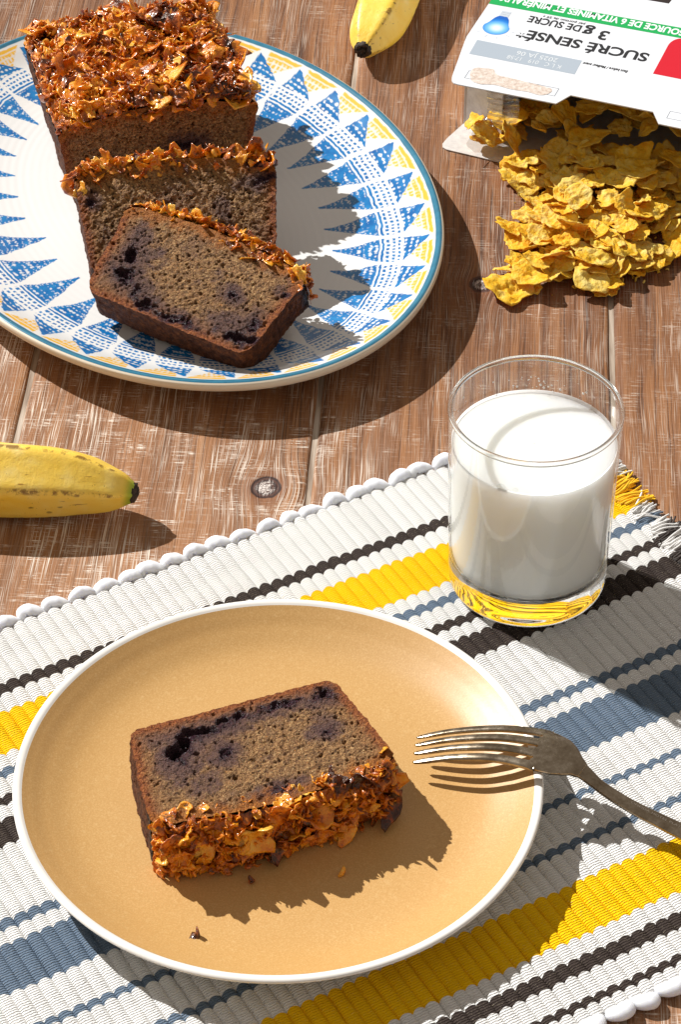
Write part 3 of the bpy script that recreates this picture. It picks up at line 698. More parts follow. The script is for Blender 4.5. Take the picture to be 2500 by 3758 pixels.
        put('corn_flake', TOPF[rr.randrange(len(TOPF))], None, root, loc=(p_[0] * (.985), p_[1], z_), rot=R_.to_euler(), scale=s_)
    # ---- lumps of topping that run down over the cut face
    for k in range(drip):
        u_ = rr.uniform(*drip_u); dz = rr.random() ** 1.5 * .95
        p_ = pos(np.array([u_]), np.array([1.0]), np.array([0.0]))[0]
        R_ = Matrix.Rotation(rr.uniform(-.7, .7), 3, 'Z') @ Matrix.Rotation(math.pi / 2 + rr.gauss(0, .35), 3, 'X') @ Matrix.Rotation(rr.uniform(0, 6.28), 3, 'Z')
        put('corn_flake', TOPF[rr.randrange(len(TOPF))], None, root, loc=(p_[0] * .97, rr.uniform(-.10, .08) + dz * .10, p_[2] + .35 - dz), rot=R_.to_euler(), scale=fscale * rr.uniform(.45, .85))

PZ = 0.80                     # level of the platter's well
loaf = empty('banana_loaf', 'uncut rest of the blueberry banana loaf with a thick toffee corn flake crust', 'loaf', (-9.25, 23.65, PZ), (0, 0, math.radians(15)))
cake_block(loaf, 9.0, 10.4, 5.4, .55, 9.3, 11, [(.3, .6, .5, .3, 0, .1)], 300, res=0.07, stains=[(-.3, .5, 1.5, .5)], fscale=1.2, overhang=.12)

s2 = empty('reclining_slice', 'banana loaf slice reclining between the loaf and the front slice on the platter', 'cake slice', (-7.70, 14.72, 2.93), (-.925, 0, .113))
cake_block(s2, 9.1, 10.0, 5.35, .45, 2.6, 23, [(.90, .80, .55, .22, .2, .12), (-.88, .70, .22, .2, 0, .12), (.86, .95, .4, .18, 0, .1)], 74, stains=[(.45, .6, .9, .8), (-.8, .4, 1.0, .6), (.9, .35, .8, .6), (0, .8, 1.6, .5)], fscale=1.1, drip=46)

s3 = empty('leaning_slice', 'banana loaf slice leaning back at the platter edge, with dark jammy blueberry pockets', 'cake slice', (-8.454, 10.426, 3.043), (-1.216, .087, -.503))
cake_block(s3, 9.0, 10.2, 5.2, .45, 1.9, 37, [(-.72, .50, .30, .75, .15, .22), (-.66, .28, .75, .38, -.5, .22), (-.30, .10, 1.1, .30, -.22, .14), (.12, .07, .9, .22, -.05, .08), (.80, .16, .85, .48, .1, .2), (.86, .34, .3, .4, 0, .1), (.48, .50, .28, .24, 0, .16), (.92, .72, .2, .16, 0, .08)], 44, stains=[(-.6, .6, 1.3, .9), (.7, .3, 1.4, .7), (.4, .5, .8, .7), (-.2, .85, 1.2, .5)], fscale=.95, drip=34, drip_u=(.05, .98))

s4 = empty('plated_slice', 'single banana loaf slice lying flat on the tan plate, flake crust towards the viewer', 'cake slice', (-4.42, -16.30, 3.62), (-math.pi / 2, 0, math.pi + .36))
cake_block(s4, 9.0, 10.2, 5.35, .40, 2.58, 51, [(.60, .30, .42, .75, -.35, .55), (.42, .17, 1.0, .36, -.1, .16), (.05, .13, 1.3, .25, -.06, .10), (-.40, .12, .9, .2, .0, .06), (-.80, .13, .62, .34, .05, .30), (-.62, .50, .34, .22, .2, .16), (.25, .45, .3, .3, 0, .08), (-.05, .93, .5, .2, 0, .05)], 84, stains=[(.6, .35, 1.4, 1.0), (.5, .7, 1.2, .8), (-.7, .45, 1.1, .8), (-.8, .2, 1.2, .8), (0, .15, 1.8, .7)], fscale=.95, drip=40)

# crumbs lying on the plates
def crumb_bit(name, label, loc, s_, k):
    m_ = flake_mesh(k, s_, 1.3, .25, .7, .12, 4, 12, .5); m_.materials.append(CARAF)
    return tag(put(name, m_, None, None, loc, (random.uniform(-.5, .5), random.uniform(-.5, .5), random.uniform(0, 6))), label, 'crumb', 'loose crumbs on the tan plate')
crumb_bit('cake_crumb', 'amber toffee crumb lying alone near the front of the tan plate', (-5.55, -26.55, MZ + .86), .30, 301)
crumb_bit('cake_crumb', 'small dark crumb inside the slice shadow on the tan plate', (.05, -23.2, MZ + .72), .18, 302)
crumb_bit('cake_crumb', 'tiny dark crumb close under the flake crust of the plated slice', (-3.5, -23.6, MZ + .72), .15, 303)

# ------------------------------------------------------------------ bananas
def banana_material(green):
    t = NT('banana_peel'); p_ = t.n('ShaderNodeVectorMath', {'operation': 'SCALE'}, Vector=t.coord('Object'), Scale=100.0).outputs[0]
    s_ = t.attr('along'); rd = t.attr('ridge')
    n1 = t.noise(p_, .7, 3); n2 = t.noise(p_, 3.0, 4, .7); n3 = t.noise(p_, 14.0, 2)
    c = t.ramp(n1, [(.3, srgb(252, 206, 66)), (.55, srgb(255, 216, 96)), (.75, srgb(255, 228, 142))])
    if green: c = t.mix(t.math('MULTIPLY', t.step(t.math('ADD', s_, t.math('MULTIPLY', t.math('SUBTRACT', n1, .5), .06)), .90, .985), .85), c, srgb(140, 172, 34))
    vo = t.n('ShaderNodeTexVoronoi', Vector=t.n('ShaderNodeVectorMath', {'operation': 'MULTIPLY'}, i0=p_, i1=(.75, 1.2, 1.2)).outputs[0], Scale=1.25)
    spot = t.math('MULTIPLY', t.step(t.math('ADD', vo.outputs[0], t.math('MULTIPLY', t.math('SUBTRACT', n2, .5), .22)), .17, .07), t.step(t.noise(p_, .55, 2), .42, .60))
    c = t.mix(t.math('MULTIPLY', spot, .85), c, srgb(96, 56, 20))
    v2 = t.step(t.voro(p_, 4.5), .13, .06)
    c = t.mix(t.math('MULTIPLY', v2, t.math('MULTIPLY', t.step(t.noise(p_, .6, 2), .46, .6), .8)), c, srgb(104, 62, 22))
    scf = t.math('MULTIPLY', t.step(t.noise(t.n('ShaderNodeVectorMath', {'operation': 'MULTIPLY'}, i0=p_, i1=(.9, 5.0, 5.0)).outputs[0], 1.0, 2), .68, .74), .7)
    c = t.mix(scf, c, srgb(150, 96, 30))
    rl = t.math('MULTIPLY', t.step(rd, .90, 1.0), t.step(t.math('ADD', n2, t.math('MULTIPLY', t.math('SUBTRACT', n1, .5), .8)), .46, .66))
    c = t.mix(t.math('MULTIPLY', rl, .85), c, srgb(112, 66, 18))
    c = t.mix(t.math('MULTIPLY', t.step(n2, .62, .78), .35), c, srgb(196, 140, 40))
    b = t.bump(t.math('ADD', t.math('MULTIPLY', n2, .8), t.math('MULTIPLY', n3, .15)), .35, .0012)
    return t.done(t.bsdf(Base_Color=c, Roughness=.40, Normal=b, Specular_IOR_Level=.45, Subsurface_Weight=.12, Subsurface_Radius=(.004, .003, .001), Subsurface_Scale=.4))
TIPM = NT('banana_tip'); tn = TIPM.noise(TIPM.coord('Object', (260, 260, 260)), 1.0, 4, .7)
TIPM = TIPM.done(TIPM.bsdf(Base_Color=TIPM.ramp(tn, [(.35, srgb(26, 20, 16)), (.6, srgb(66, 50, 38)), (.8, srgb(120, 98, 78))]), Roughness=.7, Normal=TIPM.bump(tn, .9, .001)))

def banana(name, label, pts, radii, roll, green, tipr):
    """pts run from the hidden stem end to the visible blossom tip"""
    root = empty(name, label, 'banana', (pts[-1][0], pts[-1][1], 0))
    base = np.array([pts[-1][0], pts[-1][1], 0.0])
    n = 150; C_ = smoothcurve(pts, n) - base; R_ = smoothcurve(np.array(radii)[:, None], n)[:, 0]
    T_ = np.gradient(C_, axis=0); T_ /= np.linalg.norm(T_, axis=1)[:, None]
    N_ = np.cross(T_, [0, 0, 1.0]); N_ /= np.linalg.norm(N_, axis=1)[:, None]; B_ = np.cross(N_, T_)
    na = 90; a = np.linspace(0, 2 * np.pi, na, endpoint=False)
    pent = 1 + 0.072 * np.cos(5 * (a - roll)) + 0.012 * np.cos(10 * (a - roll))
    rid = np.cos(5 * (a - roll)) * .5 + .5
    V = C_[:, None] + (R_[:, None] * pent[None])[..., None] * (np.cos(a)[None, :, None] * N_[:, None] + np.sin(a)[None, :, None] * B_[:, None])
    V = V.reshape(-1, 3); V += (0.025 * noise(V, .9, 4, 2))[:, None]
    put('peel', mesh('peel', V, gridf(n, na, wv=True, flip=True), True, attrs={'along': np.repeat(np.linspace(0, 1, n), na), 'ridge': np.tile(rid, n)}), banana_material(green), root)
    # dry black blossom end
    tt = np.linspace(0, 1, 10); e = C_[-1]; d = T_[-1]
    P = e[None] + d[None] * (tt * tipr * .62 - tipr * .22)[:, None]
    V, Q, T = tube(P, tipr * np.interp(tt, [0, .25, .6, .85, 1], [.98, 1.05, .98, .82, .45]), 26); V += (0.30 * tipr * noise(V, 5.0, 6, 2))[:, None] * np.array([1, .8, 1])
    put('blossom_tip', mesh('blossom_tip', V, Q, True, T=T), TIPM, root)
    V, Q, T = tube(C_[0][None] - T_[0][None] * np.linspace(-.2, 3.0, 12)[:, None], np.interp(np.linspace(0, 1, 12), [0, .4, 1], [R_[0] * 1.0, .7, .6]), 16)
    put('stem', mesh('stem', V, Q, True, T=T), TIPM, root)
    return root
banana('banana', 'spotted yellow banana with a green tinged tip lying left of the placemat', [(-27.5, 7.0, 1.6), (-24.0, 3.2, 1.7), (-20.0, 1.0, 1.78), (-16.0, 0.35, 1.80), (-12.5, 0.15, 1.72), (-10.4, -0.25, 1.60), (-9.35, -0.45, 1.52)],
       [.85, 1.35, 1.62, 1.70, 1.50, .98, .42], 0.35, True, .44)
banana('banana', 'yellow banana with a blackened tip pointing down at the top edge of the table', [(6.8, 56.0, 1.5), (5.2, 52.0, 1.6), (3.6, 47.5, 1.65), (2.75, 43.5, 1.62), (2.05, 40.6, 1.5), (1.55, 38.9, 1.42), (1.25, 38.05, 1.36)],
       [.85, 1.30, 1.55, 1.62, 1.48, 1.0, .50], 0.9, False, .48)

# ------------------------------------------------------------------ glass of milk
GC = (8.25, -5.02); GZ = MZ + 0.02
glass = empty('glass_tumbler', 'clear straight glass tumbler with a heavy base standing on the placemat', 'glass', (GC[0], GC[1], GZ))
def clear_glass():
    # thin clear wall: light passes straight through it, the surface mirrors by its Fresnel reflectance
    t = NT('clear_glass_wall')
    lw = t.n('ShaderNodeLayerWeight', Blend=.5)
    n_ = t.noise(t.coord('Object', (40, 40, 12)), 1.0, 2); bm = t.bump(n_, .03, .002)
    t.set(lw.inputs['Normal'], bm)
    fres = t.math('ADD', .05, t.math('MULTIPLY', t.math('POWER', lw.outputs['Facing'], 5.0), .95))
    gl = t.n('ShaderNodeBsdfGlossy', Color=(1, 1, 1, 1), Roughness=.02, Normal=bm); tr = t.n('ShaderNodeBsdfTransparent', Color=(.955, .975, .972, 1))
    mx = t.n('ShaderNodeMixShader', Fac=fres); t.t.links.new(tr.outputs[0], mx.inputs[1]); t.t.links.new(gl.outputs[0], mx.inputs[2])
    return t.done(mx)
def solid_glass():
    t = NT('solid_glass'); return t.done(t.bsdf(Base_Color=(.97, .985, .98, 1), Roughness=.0, IOR=1.5, Transmission_Weight=1.0))
CLG, SLG = clear_glass(), solid_glass()
GH = 9.60
wall_o = smoothcurve([(3.50, 1.75), (3.55, 3.0), (3.62, 6), (3.70, 9.42)], 40)
V, Q = lathe(wall_o, 160); put('wall', mesh('wall', V, Q), CLG, glass)
# rim: a fire-polished bead
a_ = np.linspace(0, 2 * np.pi, 17)
ring = np.stack([3.625 + .105 * np.cos(a_), 9.47 + .14 * np.sin(a_)], 1)
V, Q = lathe(ring, 200); put('rim', mesh('rim', V, Q), SLG, glass)
# heavy base: a solid lens of glass under the milk
base_p = smoothcurve([(.02, 1.35), (1.6, 1.35), (2.8, 1.35), (3.15, 1.40), (3.33, 1.56), (3.40, 1.78), (3.49, 1.80), (3.50, 1.60), (3.49, .9), (3.46, .34), (3.34, .10), (3.08, .005), (2.6, .0), (1.5, .0), (.02, .0)], 90)
V, Q = lathe(base_p[::-1], 180); put('base', mesh('base', V, Q), SLG, glass)

mt = NT('milk')
MILK = mt.done(mt.bsdf(Base_Color=srgb(238, 239, 236), Roughness=.18, IOR=1.35, Subsurface_Weight=.9, Subsurface_Radius=(.022, .021, .019), Subsurface_Scale=1.0))
milk = empty('milk', 'white milk filling most of the glass tumbler', 'milk', (GC[0], GC[1], GZ + 1.37))
ZM = 8.12 - GZ - 1.37
mp = smoothcurve([(.02, .02), (1.6, .02), (2.75, .02), (3.10, .07), (3.30, .26), (3.38, .6), (3.40, 1.2), (3.44, 2.7), (3.50, 5.0), (3.535, ZM + .05), (3.46, ZM - .005), (3.30, ZM - .02), (1.5, ZM - .02), (.02, ZM - .02)], 110)
V, Q = lathe(mp, 160); put('liquid', mesh('liquid', V, Q), MILK, milk)
bubm = CLG
def dome(r, n=16, m_=7, flat=.75):
    a = np.linspace(0, math.pi / 2, m_); V, Q = lathe(np.stack([r * np.cos(a), r * flat * np.sin(a)], 1), n); return mesh('bubble', V, Q)
for (x_, y_, r_) in [(-2.0, 2.55, .16), (-1.55, -2.95, .22), (-.95, -3.12, .15), (2.9, 1.3, .06), (-1.2, -3.2, .08)]:
    put('bubble', dome(r_), CLG, milk, (x_, y_, ZM - .02))
# droplets of milk left on the inside of the back wall
DROP = plain('milk_droplet', srgb(236, 230, 224), .25)
rd = random.Random(3)
V0, Q0 = lathe(np.stack([np.cos(np.linspace(0, math.pi / 2, 5)), np.sin(np.linspace(0, math.pi / 2, 5)) * .5], 1), 10); DM = mesh('droplet', V0, Q0)
for k in range(46):
    a = math.radians(rd.uniform(35, 165) if k < 30 else rd.gauss(88, 18)); z_ = 8.1 - GZ + rd.uniform(.12, .95) * (1.0 if k < 30 else .8); rr_ = 3.52 + .06 * (z_ - 6) / 3
    s_ = rd.choice([.018, .022, .03, .03, .045, .06])
    put('milk_droplet', DM, DROP, milk, (rr_ * math.cos(a), rr_ * math.sin(a), z_ - 1.37), (0, -math.pi / 2, a), scale=s_)

# ------------------------------------------------------------------ fork
ftm = NT('tarnished_silver'); fp = ftm.n('ShaderNodeVectorMath', {'operation': 'SCALE'}, Vector=ftm.coord('Object'), Scale=100.0).outputs[0]
fn1 = ftm.noise(fp, 1.1, 4, .65); fn2 = ftm.noise(fp, 9.0, 3, .7)
scr = ftm.noise(ftm.n('ShaderNodeVectorMath', {'operation': 'MULTIPLY'}, i0=ftm.n('ShaderNodeVectorRotate', {'rotation_type': 'Z_AXIS'}, Vector=fp, Angle=.6).outputs[0], i1=(1.2, 38, 5)).outputs[0], 1.0, 2)
fc = ftm.ramp(ftm.math('ADD', ftm.math('MULTIPLY', fn1, .75), ftm.math('MULTIPLY', fn2, .25)), [(.3, srgb(120, 104, 84)), (.5, srgb(156, 142, 122)), (.7, srgb(190, 178, 160))])
fr2 = ftm.math('ADD', .17, ftm.math('MULTIPLY', ftm.step(fn1, .35, .7), .12))
FORK = ftm.done(ftm.bsdf(Base_Color=fc, Metallic=1.0, Roughness=fr2, Normal=ftm.bump(ftm.math('ADD', ftm.math('MULTIPLY', scr, .4), ftm.math('MULTIPLY', fn2, .25)), .12, .0005)))
fork = empty('fork', 'tarnished silver fork resting tines down on the rim of the tan plate', 'fork', (8.3, -18.3, 0))
FB = np.array([8.3, -18.3, 0.0])
spine = smoothcurve([(3.02, -17.02, 1.78), (4.6, -17.22, 2.32), (6.3, -17.55, 2.72), (7.7, -17.95, 2.86), (8.55, -18.30, 2.86), (9.20, -18.62, 2.72), (9.75, -18.92, 2.42), (10.5, -19.40, 2.00), (11.6, -20.02, 1.62), (13.0, -20.82, 1.40), (15.5, -22.3, 1.14), (18.5, -24.6, .92), (19.6, -25.25, .82)], 240) - FB
FT_ = np.gradient(spine, axis=0); FT_ /= np.linalg.norm(FT_, axis=1)[:, None]
FS_ = np.cross([0, 0, 1.0], FT_); FS_ /= np.linalg.norm(FS_, axis=1)[:, None]; FN_ = np.cross(FT_, FS_)
arc_ = np.concatenate([[0], np.cumsum(np.linalg.norm(np.diff(spine, axis=0), axis=1))])
def at_arc(s_, arr): return np.stack([np.interp(s_, arc_, arr[:, k]) for k in range(3)], -1)
# half width of the whole fork along its length
HW = lambda s_: np.interp(s_, [0, 3, 4.9, 5.6, 6.2, 6.6, 6.95, 7.3, 8.0, 9.5, 12, 16, 18.6, 19.2], [.86, .98, 1.10, 1.12, 1.02, .80, .52, .36, .27, .30, .40, .60, .66, .4])
TH = lambda s_: np.interp(s_, [0, .6, 3, 5.2, 6.6, 7.6, 9, 12, 19.2], [.045, .075, .11, .12, .13, .15, .16, .13, .11])
def strip(s0, s1, c_of, h_of, n, m_=9, arch=0.0, endround=True):
    """lens-section bar following the fork's spine: c_of(s) sideways centre, h_of(s) half width"""
    s_ = np.linspace(s0, s1, n); C_ = at_arc(s_, spine); S_ = at_arc(s_, FS_); N_ = at_arc(s_, FN_)
    c_ = c_of(s_); h = h_of(s_); th = TH(s_) * (np.interp(s_, [5.15, 5.3], [1, .7]) if s0 == 0 else 1.0)
    if endround:
        e = np.sqrt(np.clip(1 - np.clip(1 - (s_ - s0) / .12, 0, 1) ** 2, 0, 1)); h = h * np.maximum(e, .15)
    a = np.linspace(0, 2 * np.pi, 20, endpoint=False)
    cx = np.sign(np.cos(a)) * np.abs(np.cos(a)) ** .55; cz = np.sign(np.sin(a)) * np.abs(np.sin(a)) ** .8
    side = c_[:, None] + h[:, None] * cx[None]; up_ = th[:, None] * cz[None] - arch * (side ** 2)
    V = C_[:, None] + S_[:, None] * side[..., None] + N_[:, None] * up_[..., None]
    V = V.reshape(-1, 3); a0 = len(V); Q = gridf(n, 20, wv=True, flip=True)
    V = np.vstack([V, V[:20].mean(0), V[a0 - 20:a0].mean(0)])
    T = [(a0, j, (j + 1) % 20) for j in range(20)] + [(a0 + 1, a0 - 20 + (j + 1) % 20, a0 - 20 + j) for j in range(20)]
    return mesh('strip', V, Q, True, T=np.array(T))
ROOT_S = 5.15
for k in range(4):
    f0 = (k - 1.5) / 1.5
    c_of = lambda s_, f0=f0: f0 * (HW(s_) - .15) * np.interp(s_, [0, 5.2], [1.0, 1.0])
    h_of = lambda s_: np.interp(s_, [0, .5, 3.5, 4.9, 5.3], [.075, .135, .185, .20, .235])
    m_ = strip(0, ROOT_S + .3, c_of, h_of, 70, arch=.07); m_.name = 'tine'; put('tine', m_, FORK, fork)
# head plate between the tine roots and the neck, with rounded slot ends
def head_mesh():
    ns, nw = 60, 61; s_ = np.linspace(4.75, 7.2, ns)
    V = []; 
    tgrid = np.linspace(-1, 1, nw)
    SS = np.zeros((ns, nw)); 
    slots = [-.575, 0, .575]
    for j, t_ in enumerate(tgrid):
        dmin = min(abs(t_ - q) for q in slots); r_ = .095
        s_start = ROOT_S + (.05 - .10 * (dmin / r_) ** 2 if dmin < r_ else -.05)
        SS[:, j] = s_start + (7.2 - s_start) * np.linspace(0, 1, ns)
    h = HW(SS); side = h * tgrid[None]
    C_ = at_arc(SS, spine); S_ = at_arc(SS, FS_); N_ = at_arc(SS, FN_); th = 1.05 * TH(SS) * (1 - .55 * np.abs(tgrid[None]) ** 8)
    rim_ = np.ones_like(SS)
    base = C_ + S_ * side[..., None] - N_ * (.07 * side ** 2)[..., None]
    top = base + N_ * (th * rim_)[..., None]; bot = base - N_ * (th * rim_)[..., None]
    n = ns * nw; V = np.vstack([top.reshape(-1, 3), bot.reshape(-1, 3)])
    Q = [gridf(ns, nw), gridf(ns, nw, off=n, flip=True)]
    e = []
    fr0 = len(V); V = np.vstack([V, top[0], bot[0]])
    for j in range(nw - 1): e.append((fr0 + j, fr0 + j + 1, fr0 + nw + j + 1, fr0 + nw + j)); e.append(((ns - 1) * nw + j + 1, (ns - 1) * nw + j, n + (ns - 1) * nw + j, n + (ns - 1) * nw + j + 1))
    for i in range(ns - 1): e.append(((i + 1) * nw, i * nw, n + i * nw, n + (i + 1) * nw)); e.append((i * nw + nw - 1, (i + 1) * nw + nw - 1, n + (i + 1) * nw + nw - 1, n + i * nw + nw - 1))
    return mesh('head', V, np.vstack(Q + [np.array(e)]), True)
put('head', head_mesh(), FORK, fork)
m_ = strip(7.0, 19.0, lambda s_: 0 * s_, lambda s_: HW(s_), 120, arch=.05, endround=False); m_.name = 'handle'; handle = put('handle', m_, FORK, fork)

# ------------------------------------------------------------------ lettering helper
def text_mesh(s, width=None, height=1.0, bold=0.0, spacing=1.0, shear=0.0):
    cu = bpy.data.curves.new('lettering', 'FONT'); cu.body = s; cu.size = 1.0; cu.offset = bold; cu.space_character = spacing; cu.shear = shear; cu.resolution_u = 4
    ob = bpy.data.objects.new('lettering_tmp', cu); col.objects.link(ob)
    dg = bpy.context.evaluated_depsgraph_get(); m = bpy.data.meshes.new_from_object(ob.evaluated_get(dg))
    bpy.data.objects.remove(ob); bpy.data.curves.remove(cu)
    n = len(m.vertices); co = np.zeros(n * 3); m.vertices.foreach_get('co', co); co = co.reshape(-1, 3)
    x0, x1 = co[:, 0].min(), co[:, 0].max()
    caph = 0.715
    co[:, 0] -= x0
    sx = (width / (x1 - x0)) if width else height / caph
    co[:, 0] *= sx; co[:, 1] *= height / caph
    co[:, 2] = 0
    m.vertices.foreach_set('co', (co * K).ravel().astype(np.float32)); m.update(); m.name = 'lettering'
    return m, (co[:, 0].max())

STAMP = plain('worn_stamp', srgb(196, 186, 172), .35, Metallic=1.0)
sm, sw = text_mesh('ONEIDA HOTEL PLATE', 2.35, .115, .01, 1.05)
co = np.zeros(len(sm.vertices) * 3); sm.vertices.foreach_get('co', co); co = co.reshape(-1, 3) / K
sa = 9.55 + co[:, 0]; lat = -(co[:, 1] - .05)
# letters read along the handle and stand towards its far edge
P = at_arc(sa, spine) + at_arc(sa, FS_) * (co[:, 1] + .02)[:, None] + at_arc(sa, FN_) * (TH(sa) + .004)[:, None]
sm.vertices.foreach_set('co', (P * K).ravel().astype(np.float32)); sm.update()
put('stamped_lettering', sm, STAMP, handle)

# ------------------------------------------------------------------ cereal box
BO = np.array([6.7, 32.5]); BS = np.array([.9335, -.3586]); BT = np.array([-.3586, -.9335]); BH = 5.5; BW = 18.4; BLN = 27.0
BANG = math.atan2(BS[1], BS[0])
box = empty('cereal_box', 'open white cereal box lying flat with its printed flap towards the viewer', 'cereal box', (BO[0], BO[1], 0), (0, 0, BANG))
# local frame: x = along the opening, y = back into the box (so outward t = -y), z up
cb = NT('white_cardboard'); cn = cb.noise(cb.coord('Object'), 90, 3)
CARD = cb.done(cb.bsdf(Base_Color=cb.ramp(cn, [(.3, srgb(222, 226, 232)), (.7, srgb(232, 236, 241))]), Roughness=.42, Coat_Weight=.15, Coat_Roughness=.25))
gc_ = NT('grey_board'); gn_ = gc_.noise(gc_.coord('Object'), 260, 4, .7)
GREY = gc_.done(gc_.bsdf(Base_Color=gc_.ramp(gn_, [(.3, srgb(196, 192, 188)), (.7, srgb(224, 221, 216))]), Roughness=.8))
def slab(name, poly, z0, z1, mat, parent=box, bendf=None):
    """extruded outline (x, y list) between z0 and z1; the edge is divided so that it can bend"""
    P = np.array(poly, float); n = len(P)
    V = np.vstack([np.c_[P, np.full(n, z1)], np.c_[P, np.full(n, z0)]])
    if bendf: V = bendf(V)
    F = [tuple(range(n)), tuple(range(2 * n - 1, n - 1, -1))] + [(i, n + i, n + (i + 1) % n, (i + 1) % n) for i in range(n)]
    m = bpy.data.meshes.new(name); m.from_pydata([tuple(v * K) for v in V], [], F); m.update()
    return put(name, m, mat, parent)
def ccw(poly):
    P = np.array(poly); a = np.sum(P[:, 0] * np.roll(P[:, 1], -1) - P[:, 1] * np.roll(P[:, 0], -1)); return poly if a > 0 else poly[::-1]
TH_ = .06
slab('front_panel', ccw([(0, 0), (BW, 0), (BW, BLN), (0, BLN)]), BH - TH_, BH, CARD)
slab('back_panel', ccw([(0, 0), (BW, 0), (BW, BLN), (0, BLN)]), .02, .02 + TH_, CARD)
slab('side_panel', ccw([(0, 0), (TH_, 0), (TH_, BLN), (0, BLN)]), .08, BH - TH_, CARD)
slab('side_panel', ccw([(BW - TH_, 0), (BW, 0), (BW, BLN), (BW - TH_, BLN)]), .08, BH - TH_, CARD)
slab('end_panel', ccw([(TH_, BLN - TH_), (BW - TH_, BLN - TH_), (BW - TH_, BLN), (TH_, BLN)]), .08, BH - TH_, CARD)
def rnd(c, r, a0, a1, n=6): return [(c[0] + r * math.cos(math.radians(a)), c[1] + r * math.sin(math.radians(a))) for a in np.linspace(a0, a1, n)]
flap = [(0.02, 0), (.05, -.35), (.55, -3.7)] + [(.62, -4.1), (.72, -4.4), (.90, -4.58), (1.12, -4.62)] + [(6.45, -4.56), (6.92, -3.52), (11.35, -3.52), (11.92, -4.50), (17.3, -4.56), (17.6, -4.45), (17.75, -4.1), (18.3, -.35), (18.38, 0)]
slab('top_flap', ccw(flap), BH - TH_, BH, CARD)
bflap = [(0.0, 0), (-.35, -1.7), (-.40, -2.3), (-.28, -2.62), (0.0, -2.75), (3.9, -2.9), (4.4, -2.5), (14.0, -2.5), (18.2, -2.8), (18.6, -2.3), (18.4, 0)]
slab('bottom_flap', ccw(bflap), .03, .03 + TH_, GREY)
def dust(sgn, x0):
    L = 2.7; dx, dy = .91 * sgn, -.41
    pts = []
    prof = [(0, .1), (L * .75, .1), (L, .5), (L, BH - .7), (L * .9, BH - .25), (0, BH - .12)]
    V = []
    for o in (0, TH_):
        for (l, z) in prof: V.append((x0 + dx * l + o * .41 * sgn, dy * l + o * .91, z))
    n = len(prof); F = [tuple(range(n)), tuple(range(2 * n - 1, n - 1, -1))] + [(i, n + i, n + (i + 1) % n, (i + 1) % n) for i in range(n)]
    m = bpy.data.meshes.new('dust_flap'); m.from_pydata([tuple(np.array(v) * K) for v in V], [], F); m.update(); put('dust_flap', m, GREY, box)
dust(1, 0.05); dust(-1, BW - .05)

# flat print on the box
INK = plain('black_ink', srgb(38, 40, 44), .4); GREEN = plain('green_ink', srgb(18, 168, 86), .4); RED = plain('red_ink', srgb(206, 18, 42), .4)
STRIP = plain('grey_strip_ink', srgb(170, 182, 194), .4); WINK = plain('white_ink', srgb(244, 246, 248), .4); LINE = plain('outline_ink', srgb(70, 84, 100), .5); DOTS = plain('date_ink', srgb(222, 228, 232), .5)
def flatp(name, poly_st, mat, lift=.006, parent=box):
    P = ccw([(s, -t) for s, t in poly_st]); m = bpy.data.meshes.new(name)
    m.from_pydata([(x * K, y * K, (BH + lift) * K) for x, y in P], [], [tuple(range(len(P)))]); m.update(); return put(name, m, mat, parent)
def letter(s, s_right, t_base, width, height, mat, bold=.0, lift=.010, spacing=1.0, shear=0, flipped=True):
    m, w_ = text_mesh(s, width, height, bold, spacing, shear)
    # flipped: the print reads from the viewer's right to left, upside down
    return put('lettering', m, mat, box, (s_right, -t_base, BH + lift), (0, 0, math.pi if flipped else 0))
flatp('green_band', [(0.0, -3.70), (18.35, -4.15), (18.35, -5.18), (0.0, -4.75)], GREEN)
letter('SOURCE DE 6 VITAMINES ET MIN\u00c9RAUX', 10.72, -4.79, 10.3, .60, WINK, .03, lift=.012)
letter('SUCR\u00c9 SENS\u00c9*', 9.62, -1.83, 7.22, .86, INK, .028)
letter('3 g', 7.02, -3.20, 1.42, .92, INK, .028)
letter('DE SUCRE', 5.45, -3.28, 2.95, .66, INK, .024)
letter('par portion de 29 g', 5.50, -3.60, 2.35, .22, INK, .015)
flatp('date_strip', [(.64, .08), (6.46, .08), (6.51, 1.52), (.70, 1.56)], STRIP)
letter('2025 JA 06', 5.26, .36, 2.25, .42, DOTS, lift=.012)
letter('K L C   019   17:58', 5.62, .94, 2.95, .38, DOTS, lift=.012)
letter('Best before / Meilleur avant', 9.02, .18, 2.45, .25, INK, .02, shear=.2)
redp = [(10.3, -.01)] + [(10.26 + .25 * (1 - math.cos(a)) * 2.2, -3.0 - 0.95 * math.sin(a)) for a in np.linspace(0, 1.3, 7)] + [(11.6, -4.02 + .0), (18.0, -4.12), (18.0, -.01)]
flatp('red_panel', redp, RED)
flatp('dark_tab', [(7.9, -7.15), (9.1, -7.2), (9.3, -9.2), (8.1, -9.2)], plain('dark_tab_ink', srgb(44, 34, 34), .4))
letter('s', 12.3, -1.75, .7, .5, WINK, .03, lift=.012)
